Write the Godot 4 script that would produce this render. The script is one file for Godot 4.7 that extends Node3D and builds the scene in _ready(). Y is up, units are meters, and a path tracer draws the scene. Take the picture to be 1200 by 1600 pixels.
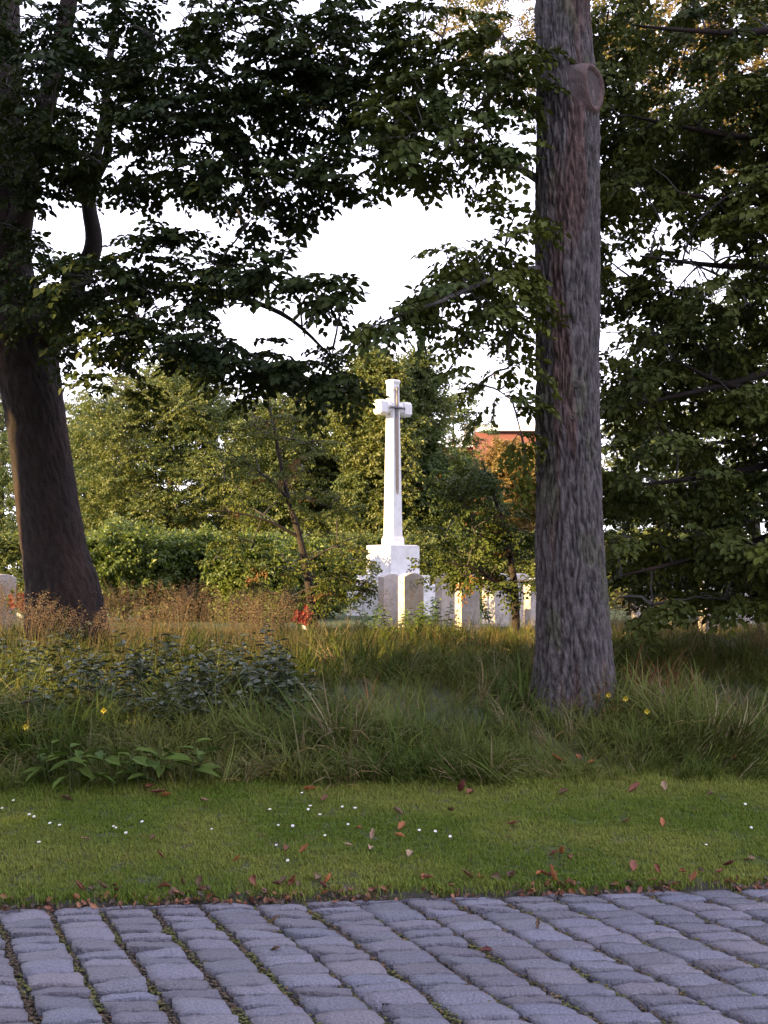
extends Node3D
# A war cemetery seen from a granite-sett road through roadside trees, evening, foreground in shade.

const F := 1757.0            # focal length in photograph pixels
const EYE := 1.6
const PITCH := 0.0569
const COVER := 1.0

var rng := RandomNumberGenerator.new()
var noise := FastNoiseLite.new()
var fine := FastNoiseLite.new()
var M := {}
var used := {}

# ------------------------------------------------------------------ helpers
func rnd(a := 0.0, b := 1.0) -> float:
	return rng.randf_range(a, b)

func gauss(s := 1.0) -> float:
	return rng.randfn(0.0, s)

# point of the place that the photograph shows at (px, py), at a given distance ahead
func at(px: float, py: float, d: float) -> Vector3:
	var x := (px - 600.0) / F
	var y := (800.0 - py) / F
	var yy := y * cos(PITCH) + sin(PITCH)
	var zz := y * sin(PITCH) - cos(PITCH)
	var s := d / -zz
	return Vector3(x * s, EYE + yy * s, -d)

func bank(x: float, z: float) -> float:      # distance beyond the edge of the paving
	return -z - 5.69 - 0.095 * x

func ground_h(x: float, z: float) -> float:
	var u := bank(x, z)
	var n := noise.get_noise_2d(x * 0.9, z * 0.9)
	if u < 0.0:
		return -0.034
	var h := lerpf(-0.034, 0.012, clampf(u / 0.1, 0, 1))
	h += 0.08 * clampf((u - 0.1) / 2.3, 0, 1)
	h += 0.47 * smoothstep(2.1, 5.2, u)
	h += 0.22 * smoothstep(4.6, 10.0, u)
	h += n * 0.05 * smoothstep(2.0, 4.0, u) * (1.0 - 0.7 * smoothstep(9.0, 12.0, u))
	return h

func on_ground(x: float, z: float) -> Vector3:
	return Vector3(x, ground_h(x, z), z)

func to_ground(px: float, py: float) -> Vector3:   # where the line of sight meets the ground
	var d := 3.0
	while d < 60.0:
		var p := at(px, py, d)
		if p.y <= ground_h(p.x, p.z):
			return on_ground(p.x, p.z)
		d += 0.01
	return at(px, py, 60.0)

func numbered(called: String) -> String:
	if not used.has(called):
		used[called] = 0
		return called
	used[called] += 1
	return "%s_%03d" % [called, used[called]]

func tag(o: Node, label: String, category: String, group := "", kind := "") -> Node:
	if label != "": o.set_meta("label", label)
	if category != "": o.set_meta("category", category)
	if group != "": o.set_meta("group", group)
	if kind != "": o.set_meta("kind", kind)
	return o

func thing(called: String, where: Vector3, label: String, category: String, group := "", turn := 0.0) -> Node3D:
	var o := Node3D.new()
	o.name = numbered(called)
	add_child(o)
	o.position = where
	o.rotation.y = turn
	tag(o, label, category, group)
	return o

func put(mesh: Mesh, called: String, mat: Material, parent: Node = self) -> MeshInstance3D:
	var o := MeshInstance3D.new()
	o.mesh = mesh
	o.material_override = mat
	o.name = numbered(called) if parent == self else called
	parent.add_child(o, true)
	return o

func scatter(mesh: Mesh, called: String, mat: Material, spots: Array, tints: Array, parent: Node = self) -> MultiMeshInstance3D:
	var mm := MultiMesh.new()
	mm.transform_format = MultiMesh.TRANSFORM_3D
	mm.use_colors = true
	mm.mesh = mesh
	mm.instance_count = spots.size()
	for i in spots.size():
		mm.set_instance_transform(i, spots[i])
		mm.set_instance_color(i, tints[i])
	var o := MultiMeshInstance3D.new()
	o.multimesh = mm
	o.material_override = mat
	o.name = numbered(called) if parent == self else called
	o.set_meta("kind", "stuff")
	parent.add_child(o, true)
	return o

# a bag of triangles with colours
class Bag:
	var v := PackedVector3Array()
	var c := PackedColorArray()
	var ix := PackedInt32Array()
	var nrm := PackedVector3Array()
	func tri(a: Vector3, b: Vector3, d: Vector3, col: Color) -> void:
		var n := (d - a).cross(b - a)
		n = n.normalized() if n.length_squared() > 1e-14 else Vector3.UP
		var k := v.size()
		v.push_back(a); v.push_back(b); v.push_back(d)
		for j in 3:
			c.push_back(col); nrm.push_back(n); ix.push_back(k + j)
	func quad(a: Vector3, b: Vector3, d: Vector3, e: Vector3, col: Color) -> void:
		tri(a, b, d, col); tri(a, d, e, col)
	func box(lo: Vector3, hi: Vector3, col := Color.WHITE) -> void:
		var p := func(i: int, j: int, k: int): return Vector3(hi.x if i else lo.x, hi.y if j else lo.y, hi.z if k else lo.z)
		for f in [[[0,0,1],[0,1,1],[1,1,1],[1,0,1]], [[1,0,0],[1,1,0],[0,1,0],[0,0,0]], [[0,0,0],[0,1,0],[0,1,1],[0,0,1]], [[1,0,1],[1,1,1],[1,1,0],[1,0,0]], [[0,1,1],[0,1,0],[1,1,0],[1,1,1]], [[0,0,0],[0,0,1],[1,0,1],[1,0,0]]]:
			var q := []
			for s in f:
				q.append(Vector3(hi.x if s[0] else lo.x, hi.y if s[1] else lo.y, hi.z if s[2] else lo.z))
			quad(q[0], q[1], q[2], q[3], col)
	# a stack of rings (arrays of points), sides wrapped, smooth across the rings' own edges
	func rings(rs: Array, cols: Array, cap0 := false, cap1 := true) -> void:
		for i in rs.size() - 1:
			var n: int = rs[i].size()
			for k in n:
				var k2 := (k + 1) % n
				quad(rs[i][k], rs[i + 1][k], rs[i + 1][k2], rs[i][k2], cols[i])
		if cap1:
			fan(rs[rs.size() - 1], cols[rs.size() - 1], true)
		if cap0:
			fan(rs[0], cols[0], false)
	func fan(r: Array, col: Color, up: bool) -> void:
		var m := Vector3.ZERO
		for p in r: m += p
		m /= r.size()
		for k in r.size():
			if up: tri(r[k], m, r[(k + 1) % r.size()], col)
			else: tri(r[(k + 1) % r.size()], m, r[k], col)
	func mesh() -> ArrayMesh:
		var a := []
		a.resize(Mesh.ARRAY_MAX)
		a[Mesh.ARRAY_VERTEX] = v
		a[Mesh.ARRAY_NORMAL] = nrm
		a[Mesh.ARRAY_COLOR] = c
		a[Mesh.ARRAY_INDEX] = ix
		var m := ArrayMesh.new()
		m.add_surface_from_arrays(Mesh.PRIMITIVE_TRIANGLES, a)
		return m
	# grid of points [row][col] with smooth normals
	func grid(pts: Array, cols: Array, wrap := false) -> void:
		var k := v.size()
		var nr := pts.size()
		var nc: int = pts[0].size()
		for i in nr:
			for j in nc:
				v.push_back(pts[i][j]); c.push_back(cols[i][j])
				var ja := (j + 1) % nc if wrap else mini(j + 1, nc - 1)
				var jb := (j - 1 + nc) % nc if wrap else maxi(j - 1, 0)
				var t: Vector3 = pts[i][ja] - pts[i][jb]
				var u: Vector3 = pts[mini(i + 1, nr - 1)][j] - pts[maxi(i - 1, 0)][j]
				var n := t.cross(u)
				nrm.push_back(n.normalized() if n.length_squared() > 1e-16 else Vector3.UP)
		for i in nr - 1:
			for j in (nc if wrap else nc - 1):
				var j2 := (j + 1) % nc
				var a := k + i * nc + j
				var b := k + i * nc + j2
				var d := k + (i + 1) * nc + j2
				var e := k + (i + 1) * nc + j
				for q in [a, d, b, a, e, d]:
					ix.push_back(q)

func frame_for(dir: Vector3) -> Array:
	var a := dir.cross(Vector3.UP)
	if a.length() < 0.01: a = dir.cross(Vector3.RIGHT)
	a = a.normalized()
	return [a, a.cross(dir).normalized()]

func tube(b: Bag, pts: Array, radii: Array, sides: int, col: Color) -> void:
	var rows := []
	var cols := []
	var side: Vector3 = frame_for((pts[1] - pts[0]).normalized())[0]
	for i in pts.size():
		var dir: Vector3 = (pts[mini(i + 1, pts.size() - 1)] - pts[maxi(i - 1, 0)]).normalized()
		side = (side - dir * side.dot(dir)).normalized()
		var up := dir.cross(side)
		var row := []
		var rc := []
		for k in sides:
			var a := TAU * k / sides
			row.append(pts[i] + (side * cos(a) + up * sin(a)) * radii[i])
			rc.append(col)
		rows.append(row)
		cols.append(rc)
	b.grid(rows, cols, true)

func curve(pts: Array, per: int) -> Array:     # Catmull-Rom through points (Vector3 or float)
	var out := []
	for i in pts.size() - 1:
		var p0 = pts[maxi(i - 1, 0)]
		var p1 = pts[i]
		var p2 = pts[i + 1]
		var p3 = pts[mini(i + 2, pts.size() - 1)]
		for k in per:
			var t := float(k) / per
			out.append(0.5 * ((2.0 * p1) + (p2 - p0) * t + (2.0 * p0 - 5.0 * p1 + 4.0 * p2 - p3) * t * t + (3.0 * p1 - p0 - 3.0 * p2 + p3) * t * t * t))
	out.append(pts[pts.size() - 1])
	return out

# ------------------------------------------------------------------ materials
func noise_tex(freq: float, lo: Color, hi: Color, size := 256, octaves := 4, sd := 1, normal := false) -> NoiseTexture2D:
	var n := FastNoiseLite.new()
	n.seed = sd
	n.frequency = freq
	n.fractal_octaves = octaves
	var t := NoiseTexture2D.new()
	t.width = size
	t.height = size
	t.seamless = true
	t.noise = n
	if normal:
		t.as_normal_map = true
		t.bump_strength = 6.0
	else:
		var g := Gradient.new()
		g.set_color(0, lo)
		g.set_color(1, hi)
		t.color_ramp = g
	return t

func mat(called: String, col: Color, rough := 0.8) -> StandardMaterial3D:   # col: linear base colour
	var m := StandardMaterial3D.new()
	m.albedo_color = col.linear_to_srgb()
	m.roughness = rough
	m.resource_name = called
	M[called] = m
	return m

func tinted(called: String, rough: float, back := 0.0, spec := 0.5) -> StandardMaterial3D:
	var m := mat(called, Color.WHITE, rough)
	m.vertex_color_use_as_albedo = true
	m.metallic_specular = spec
	if back > 0.0:
		m.backlight_enabled = true
		m.backlight = Color(back, back, back * 0.7)
	return m

func triplanar(m: StandardMaterial3D, tex: Texture2D, scale: float, relief: Texture2D = null, depth := 0.0) -> void:
	m.uv1_triplanar = true
	m.uv1_world_triplanar = true
	m.uv1_scale = Vector3.ONE * scale
	m.albedo_texture = tex
	if relief:
		m.heightmap_enabled = true
		m.heightmap_texture = relief
		m.heightmap_scale = depth

func make_materials() -> void:
	var m := tinted("granite", 0.62)
	triplanar(m, noise_tex(0.07, Color(0.6, 0.6, 0.63), Color(1, 1, 1), 512, 5, 3), 2.0, noise_tex(0.045, Color.BLACK, Color.WHITE, 512, 5, 8), 0.9)
	m = tinted("soil", 0.95)
	triplanar(m, noise_tex(0.03, Color(0.5, 0.5, 0.46), Color(1, 1, 1), 512, 5, 4), 1.1, noise_tex(0.06, Color.BLACK, Color.WHITE, 256, 4, 5), 2.0)
	m = tinted("bark", 0.9, 0.0, 0.3)
	triplanar(m, noise_tex(0.06, Color(0.62, 0.6, 0.6), Color(1, 1, 1), 512, 5, 6), 1.7, noise_tex(0.08, Color.BLACK, Color.WHITE, 256, 4, 7), 0.8)
	m.uv1_scale = Vector3(3.0, 0.8, 3.0)
	m = tinted("twig", 0.85)
	tinted("leaf", 0.6, 0.55, 0.25)
	tinted("far_leaf", 0.45, 0.85, 0.45)
	tinted("grass", 0.7, 0.45, 0.15)
	tinted("weed_leaf", 0.5, 0.35, 0.4)
	tinted("dry_leaf", 0.7, 0.3)
	tinted("moss", 0.95)
	tinted("petal", 0.6, 0.3)
	m = mat("stone", Color(0.74, 0.72, 0.72), 0.75)
	triplanar(m, noise_tex(0.02, Color(0.86, 0.85, 0.84), Color(1, 1, 1), 256, 4, 9), 0.9, noise_tex(0.1, Color.BLACK, Color.WHITE, 256, 3, 10), 0.12)
	m = mat("weathered_stone", Color(0.66, 0.6, 0.56), 0.85)
	triplanar(m, noise_tex(0.025, Color(0.8, 0.78, 0.76), Color(1, 1, 1), 256, 5, 11), 1.3, noise_tex(0.1, Color.BLACK, Color.WHITE, 256, 3, 10), 0.15)
	mat("cut_mark", Color(0.5, 0.45, 0.42), 0.9)
	m = mat("bronze", Color(0.12, 0.11, 0.12), 0.5)
	m.metallic = 0.6
	m = mat("brick", Color(0.27, 0.1, 0.085), 0.85)
	triplanar(m, noise_tex(0.15, Color(0.7, 0.7, 0.7), Color(1, 1, 1), 256, 3, 12), 0.8)
	mat("white_paint", Color(0.75, 0.74, 0.76), 0.5)
	mat("grey_render", Color(0.22, 0.2, 0.2), 0.9)
	m = mat("glass", Color(0.03, 0.035, 0.045), 0.08)
	mat("grey_metal", Color(0.3, 0.3, 0.33), 0.5)

# ------------------------------------------------------------------ leaves and sprays
func leaf(b: Bag, p: Vector3, dir: Vector3, up: Vector3, length: float, width: float, col: Color, detail := 2) -> void:
	var side := dir.cross(up).normalized()
	up = side.cross(dir).normalized()
	var fold := up * width * 0.18
	var sag := -up * length * 0.12
	var tip := p + dir * length + sag * 1.5
	if detail == 1:
		var m := p + dir * length * 0.45
		b.tri(p, m + side * width * 0.5 + fold, tip, col)
		b.tri(p, tip, m - side * width * 0.5 + fold, col)
		return
	var m1 := p + dir * length * 0.3 - fold * 0.4
	var m2 := p + dir * length * 0.7 - fold * 0.4 + sag * 0.6
	var l1 := p + dir * length * 0.25 + side * width * 0.44 + fold
	var r1 := p + dir * length * 0.25 - side * width * 0.44 + fold
	var l2 := p + dir * length * 0.62 + side * width * 0.46 + fold + sag * 0.6
	var r2 := p + dir * length * 0.62 - side * width * 0.46 + fold + sag * 0.6
	b.tri(p, l1, m1, col); b.tri(p, m1, r1, col)
	b.quad(l1, l2, m2, m1, col); b.quad(m1, m2, r2, r1, col)
	b.tri(l2, tip, m2, col); b.tri(m2, tip, r2, col)

# a flat fan of twigs with leaves, growing along +X, unit metres; tilt spreads the leaves' attitude
func spray_mesh(sd: int, length: float, n_side: int, leaf_len: float, leaf_w: float, tilt: float, detail: int, twig := true) -> ArrayMesh:
	rng.seed = sd
	var b := Bag.new()
	var paths := [[Vector3.ZERO, Vector3(length * 0.5, 0.02, gauss(0.03)), Vector3(length, -0.05, gauss(0.06))]]
	for i in n_side:
		var t := (i + 0.5) / n_side
		var s := 1.0 if i % 2 == 0 else -1.0
		var q := Vector3(length * t * 0.85, 0.01, 0)
		var l := length * (0.62 - 0.35 * t) * rnd(0.7, 1.2)
		var a := rnd(0.6, 1.1)
		var e := q + Vector3(cos(a) * l, rnd(-0.12, 0.08) * l * 2.0, s * sin(a) * l)
		paths.append([q, q.lerp(e, 0.5) + Vector3(0, 0.015, 0), e])
	for p in paths:
		if twig:
			tube(b, p, [0.0045, 0.003, 0.0015], 3, Color(0.25, 0.2, 0.16))
		var l: float = p[0].distance_to(p[2])
		var n := maxi(2, int(l / (leaf_len * 0.42)))
		for k in n + 1:
			var t := (k + 0.6) / (n + 0.6)
			var q: Vector3 = p[0].lerp(p[1], t * 2.0) if t < 0.5 else p[1].lerp(p[2], t * 2.0 - 1.0)
			var along: Vector3 = (p[2] - p[0]).normalized()
			var s := 1.0 if k % 2 == 0 else -1.0
			if k == n: s = 0.1
			var across := along.cross(Vector3.UP).normalized() * s
			var dir := (along * rnd(0.4, 0.9) + across * rnd(0.6, 1.0) + Vector3(0, gauss(tilt * 0.6) - 0.15, 0)).normalized()
			var up := (Vector3.UP + Vector3(gauss(tilt), gauss(0.1), gauss(tilt))).normalized()
			var g := rnd(0.72, 1.25)
			var col := Color(g * rnd(0.9, 1.15), g, g * rnd(0.75, 1.1))
			leaf(b, q, dir, up, leaf_len * rnd(0.75, 1.2), leaf_w * rnd(0.8, 1.15), col, detail)
	return b.mesh()

# grow branches to every clump and hang sprays in it.
# clumps: [centre, radii, number of sprays, scale]; trunk: points already built as the trunk
func grow(root: Node3D, trunk: Array, clumps: Array, o: Dictionary) -> void:
	rng.seed = o.seed
	var base := root.position
	var skel := PackedVector3Array()
	for p in trunk: skel.push_back(p - base)
	var wood := Bag.new()
	var order := []
	for c in clumps:
		var best := 1e9
		for p in trunk: best = minf(best, p.distance_to(c[0]))
		order.append([best, c])
	order.sort_custom(func(x, y): return x[0] < y[0])
	var meshes: Array = o.sprays
	var spots := []
	var tints := []
	for m in meshes:
		spots.append([])
		tints.append([])
	for e in order:
		var c: Array = e[1]
		var mid: Vector3 = c[0] - base
		var bi := 0
		var bc := 1e9
		for i in skel.size():
			var cost = skel[i].distance_to(mid) + o.get("droop", 0.6) * maxf(0.0, skel[i].y - mid.y + 0.15)
			if cost < bc:
				bc = cost
				bi = i
		var p := skel[bi]
		var l := p.distance_to(mid)
		if l > 0.15:
			var ctl := p.lerp(mid, 0.5) + Vector3(gauss(0.05), 0.1 + gauss(0.05), gauss(0.05)) * l
			var pts := []
			var rad := []
			var r0 := clampf(0.008 + o.get("limb", 0.011) * l, 0.008, o.get("limb_max", 0.09))
			for k in 8:
				var t := k / 7.0
				var q := p.lerp(ctl, t).lerp(ctl.lerp(mid, t), t) + Vector3(gauss(0.012), gauss(0.012), gauss(0.012)) * l * sin(PI * t)
				pts.append(q)
				rad.append(lerpf(r0, 0.006, t))
				if k > 0: skel.push_back(q)
			tube(wood, pts, rad, 5, o.wood)
		var rr: Vector3 = c[1]
		for k in c[2]:
			var v := Vector3(gauss(), gauss(), gauss())
			v = v.normalized() * pow(rnd(), 0.45)
			var q := mid + Vector3(v.x * rr.x, v.y * rr.y, v.z * rr.z)
			var away := q - mid
			if o.get("near", false):
				var bj := 0
				var bd := 1e9
				for i in skel.size():
					var dd := skel[i].distance_squared_to(q)
					if dd < bd:
						bd = dd
						bj = i
				var h := skel[bj]
				away = q - h
				if bd > 0.01:
					tube(wood, [h, h.lerp(q, 0.5) + Vector3(0, 0.03, 0), q], [0.007, 0.005, 0.004], 3, o.wood)
				else:
					away = mid - p
			var flat: float = o.get("flat", 0.22)
			var dir := Vector3(away.x + gauss(0.12), away.y * flat + gauss(0.08) - o.get("hang", 0.05), away.z + gauss(0.12))
			if dir.length() < 0.02: dir = Vector3(gauss(), 0, gauss())
			dir = dir.normalized()
			var up := (Vector3.UP + Vector3(gauss(o.get("roll", 0.17)), 0, gauss(o.get("roll", 0.17)))).normalized()
			var side := dir.cross(up).normalized()
			up = side.cross(dir)
			var s: float = c[3] * rnd(0.8, 1.2)
			var which := rng.randi_range(0, meshes.size() - 1)
			spots[which].append(Transform3D(Basis(dir * s, up * s, -side * s), q))
			var t2 := clampf(0.5 + 0.5 * noise.get_noise_3d((q.x + base.x) * o.get("patch", 1.2), q.y * 1.2, (q.z + base.z) * 1.2) * 2.2 + gauss(0.16), 0, 1)
			var col: Color = o.tint_a.lerp(o.tint_b, t2)
			if rnd() < o.get("turned", 0.0): col = o.get("turned_tint", Color(0.2, 0.11, 0.03))
			tints[which].append(col)
	if wood.v.size(): tag(put(wood.mesh(), "branches", M.twig, root), "", "", "", "stuff")
	for i in meshes.size():
		if spots[i].size(): scatter(meshes[i], "foliage", o.mat, spots[i], tints[i], root)

# a trunk with furrowed bark; pts in world, built under root
func bark_trunk(root: Node3D, called: String, pts: Array, radii: Array, sides: int, per: int, depth: float, tone: Callable, flare := 0.0) -> Array:
	var cp := curve(pts, per)
	var cr := curve(radii, per)
	var rows := []
	var cols := []
	var base := root.position
	var side := Vector3(1, 0, 0)
	var along := 0.0
	for i in cp.size():
		if i > 0: along += cp[i].distance_to(cp[i - 1])
		var dir: Vector3 = (cp[mini(i + 1, cp.size() - 1)] - cp[maxi(i - 1, 0)]).normalized()
		side = (side - dir * side.dot(dir)).normalized()
		var up := side.cross(dir)
		var row := []
		var rc := []
		for k in sides:
			var a := TAU * k / sides
			var o := side * cos(a) + up * sin(a)
			var wob := fine.get_noise_3d(cos(a) * 14.0, along * 9.0, sin(a) * 14.0)
			var f1 := 1.0 - absf(fine.get_noise_3d(cos(a) * 125.0 * cr[i] + wob * 7.0, along * 20.0, sin(a) * 125.0 * cr[i] + 40.0)) * 2.6
			var f2 := fine.get_noise_3d(cos(a) * 160.0 * cr[i], along * 60.0 + wob * 4.0, sin(a) * 160.0 * cr[i])
			var big := noise.get_noise_3d(cos(a) * 1.6, along * 0.9, sin(a) * 1.6 + 9.0)
			var r: float = cr[i] * (1.0 + 0.05 * big) - depth * clampf(f1, 0, 1) * 0.9 + depth * 0.4 * f2
			if flare > 0.0:
				var fl := exp(-along / 0.35)
				r += flare * fl * (0.55 + 0.45 * cos(a * 5.0 + 1.0))
			row.append(cp[i] - base + o * r)
			rc.append(tone.call(a, along, cp[i] + o * r, f1, f2))
		rows.append(row)
		cols.append(rc)
	var b := Bag.new()
	b.grid(rows, cols, true)
	put(b.mesh(), called, M.bark, root)
	return cp

# ------------------------------------------------------------------ scene
func _ready() -> void:
	noise.seed = 11
	noise.frequency = 0.5
	noise.fractal_octaves = 3
	fine.seed = 5
	fine.frequency = 0.12
	fine.fractal_octaves = 3

	var cam := Camera3D.new()
	cam.fov = rad_to_deg(2.0 * atan(800.0 / F))
	cam.near = 0.1
	cam.far = 2000.0
	cam.position = Vector3(0, EYE, 0)
	cam.rotation.x = PITCH
	add_child(cam)
	cam.current = true

	var env := Environment.new()
	env.background_mode = Environment.BG_SKY
	var sky := Sky.new()
	var sm := ProceduralSkyMaterial.new()
	sm.sky_top_color = Color(0.80, 0.81, 0.93)
	sm.sky_horizon_color = Color(0.97, 0.95, 1.0)
	sm.sky_curve = 0.25
	sm.ground_bottom_color = Color(0.2, 0.2, 0.18)
	sm.ground_horizon_color = Color(0.5, 0.5, 0.5)
	sm.sun_angle_max = 1.0
	sky.sky_material = sm
	env.sky = sky
	env.tonemap_mode = Environment.TONE_MAPPER_LINEAR
	env.tonemap_exposure = 3.75
	env.sdfgi_enabled = true
	env.ssao_enabled = true
	env.ssil_enabled = true
	var we := WorldEnvironment.new()
	we.environment = env
	add_child(we)

	var sun := DirectionalLight3D.new()
	sun.light_energy = 1.6
	sun.light_color = Color(1.0, 0.85, 0.57)
	sun.light_angular_distance = 0.5
	sun.shadow_enabled = true
	add_child(sun)
	sun.look_at_from_position(Vector3(-0.8, 0.242, 0.55), Vector3.ZERO)

	make_materials()
	build_ground()
	build_setts()
	build_house()
	build_memorial()
	build_near_trees()
	build_far_trees()
	build_shade_trees()
	build_saplings()
	build_lawn()
	build_bank()
	build_small_things()

# ------------------------------------------------------------------ ground
func build_ground() -> void:
	var b := Bag.new()
	var xs := []
	var x := -6.0
	while x <= 6.0:
		xs.append(x)
		x += 0.12
	for g in [8.0, 11.0, 15.0, 22.0, 32.0, 50.0, 90.0, 180.0, 400.0, 900.0]:
		xs.append(g)
		xs.push_front(-g)
	var zs := [900.0, 300.0, 100.0, 40.0, 15.0, 6.0, 1.0, -2.0, -3.0, -4.0, -4.6]
	var z := -4.9
	while z > -18.0:
		zs.append(z)
		z -= 0.08 if z > -7.0 else 0.14
	for g in [18.5, 20.0, 23.0, 27.0, 32.0, 40.0, 52.0, 70.0, 100.0, 180.0, 400.0, 900.0]:
		zs.append(-g)
	var rows := []
	var cols := []
	for zz in zs:
		var row := []
		var rc := []
		for xx in xs:
			row.append(on_ground(xx, zz))
			var u := bank(xx, zz)
			var n := noise.get_noise_2d(xx * 3.0, zz * 3.0)
			var col := Color(0.045, 0.036, 0.026)
			if u > 0.12: col = col.lerp(Color(0.07, 0.1, 0.022), 0.65 + 0.3 * n)
			if u > 10.5: col = Color(0.06, 0.1, 0.025)
			rc.append(col)
		rows.append(row)
		cols.append(rc)
	b.grid(rows, cols)
	tag(put(b.mesh(), "ground", M.soil), "dark earth and turf rising from the paved road to the cemetery", "ground", "", "structure")

# ------------------------------------------------------------------ paving
func sett_points(q: Array, rough: float) -> Array:
	var n := 4
	var rows := []
	var ph := rnd(0, 100)
	var tip := Vector2(gauss(0.004), gauss(0.004))
	for i in n + 3:
		var row := []
		for j in n + 3:
			var skirt := i == 0 or j == 0 or i == n + 2 or j == n + 2
			var u := clampf((i - 1.0) / n, 0, 1)
			var v := clampf((j - 1.0) / n, 0, 1)
			# rounded corners in plan
			var cu := u * 2.0 - 1.0
			var cv := v * 2.0 - 1.0
			var pull := 0.05 * cu * cu * cv * cv
			var uu := 0.5 + cu * 0.5 * (1.0 - pull)
			var vv := 0.5 + cv * 0.5 * (1.0 - pull)
			var p: Vector3 = q[0].lerp(q[1], uu).lerp(q[3].lerp(q[2], uu), vv)
			var e := maxf(absf(cu), absf(cv))
			p.x += noise.get_noise_2d(u * 9.0 + ph, v * 9.0) * 0.012 * e
			p.z += noise.get_noise_2d(u * 9.0, v * 9.0 + ph) * 0.012 * e
			p.y += noise.get_noise_2d(u * 5.0 + ph * 2.0, v * 5.0) * rough + tip.x * cu + tip.y * cv
			if absf(cv) > 0.9: p.y -= rnd(0.001, 0.007)
			if absf(cu) > 0.9: p.y -= rnd(0.0, 0.004)
			if skirt:
				p.y = -0.07
			row.append(p)
		rows.append(row)
	return rows

func build_setts() -> void:
	rng.seed = 21
	var pav := Node3D.new()
	pav.name = "paved_road"
	add_child(pav)
	tag(pav, "road of purplish grey granite setts laid in slanting rows with mossy joints", "road", "", "structure")
	var a := deg_to_rad(24.5)
	var r := Vector3(-sin(a), 0, -cos(a))
	var n := Vector3(cos(a), 0, -sin(a))
	var pitch := 0.232
	var rest := Bag.new()
	var spots := []
	var tints := []
	var org := Vector3(0, 0, -4.8)
	for row in range(-46, 46):
		var wig := gauss(0.006)
		var t0 := row * pitch + wig
		var s := -9.0 + rnd(0, 0.2)
		var w := pitch - rnd(0.026, 0.044)
		while s < 9.0:
			var l := rnd(0.095, 0.17)
			var gap := rnd(0.0015, 0.007)
			var k0 := -0.32 + gauss(0.05)
			var c := org + r * (s + l * 0.5) + n * (t0 + w * 0.5)
			if absf(c.x) < 5.5 and c.z < 1.5 and bank(c.x, c.z) < 0.05:
				var q := []
				for m in [[0.0, 0.0], [l - gap, 0.0], [l - gap, w], [0.0, w]]:
					var p: Vector3 = org + r * (s + m[0] + k0 * (m[1] - w * 0.5) + gauss(0.004)) + n * (t0 + m[1] + gauss(0.006))
					var over := bank(p.x, p.z) + 0.01 - 0.03 * noise.get_noise_1d(p.x * 4.0)
					if over > 0.0: p.z += over
					p.y = gauss(0.0025)
					q.append(p)
				if q[0].distance_to(q[1]) > 0.05 and q[2].distance_to(q[3]) > 0.05:
					var g := rnd(0.76, 1.22)
					var warm := gauss(0.025)
					var tone := Color(0.172 * g * (1.0 + warm), 0.163 * g, 0.193 * g * (1.0 - warm))
					var pts := sett_points([q[0], q[1], q[2], q[3]], 0.008)
					var sx := c.x / -c.z * F
					var seen := c.z < -3.85 and absf(sx) < 640.0
					var b := Bag.new() if seen else rest
					var cc := []
					for i in pts.size():
						var rc := []
						for j in pts.size(): rc.append(tone)
						cc.append(rc)
					b.grid(pts, cc)
					if seen:
						put(b.mesh(), "sett", M.granite, pav)
			# moss and crumbs in the joint between the rows
			for k in 42:
				var p: Vector3 = org + r * (s + rnd() * l) + n * (t0 - 0.02 + gauss(0.014))
				if absf(p.x) < 3.2 and p.z < -3.3 and bank(p.x, p.z) < 0.0:
					var moss := noise.get_noise_2d(p.x * 5.0, p.z * 5.0) + gauss(0.15)
					var col := Color(0.085, 0.085, 0.022) if moss > 0.05 else Color(0.07, 0.05, 0.03)
					if rnd() < 0.06: col = Color(0.16, 0.09, 0.04)
					col = col * rnd(0.7, 1.3)
					var sc := rnd(0.0025, 0.0065)
					p.y = -0.028 + rnd(0.0, 0.02)
					spots.append(Transform3D(Basis.from_euler(Vector3(rnd(0, 6), rnd(0, 6), rnd(0, 6))).scaled(Vector3(sc * 1.5, sc * 0.7, sc * 1.2)), p))
					tints.append(col)
			if rnd() < 0.6:
				for k in 2:
					var p: Vector3 = org + r * (s - 0.004) + n * (t0 + rnd() * w)
					if absf(p.x) < 3.2 and p.z < -3.3 and bank(p.x, p.z) < 0.0:
						p.y = -0.026
						var sc := rnd(0.004, 0.008)
						spots.append(Transform3D(Basis.from_euler(Vector3(rnd(0, 6), rnd(0, 6), 0)).scaled(Vector3(sc, sc, sc)), p))
						tints.append(Color(0.05, 0.045, 0.025))
			s += l
	tag(put(rest.mesh(), "outlying_setts", M.granite, pav), "", "", "", "stuff")
	# a lumpy crumb
	var cb := Bag.new()
	var rings_ := []
	var cl := []
	for i in 4:
		var ring := []
		var f: float = [0.5, 1.0, 0.85, 0.35][i]
		for k in 6:
			var an := TAU * k / 6.0 + i * 0.4
			ring.append(Vector3(cos(an) * f, -0.8 + i * 0.55, sin(an) * f) * rnd(0.8, 1.2))
		rings_.append(ring)
		cl.append(Color.WHITE)
	cb.rings(rings_, cl, true, true)
	scatter(cb.mesh(), "joint_moss", M.moss, spots, tints, pav)

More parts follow.
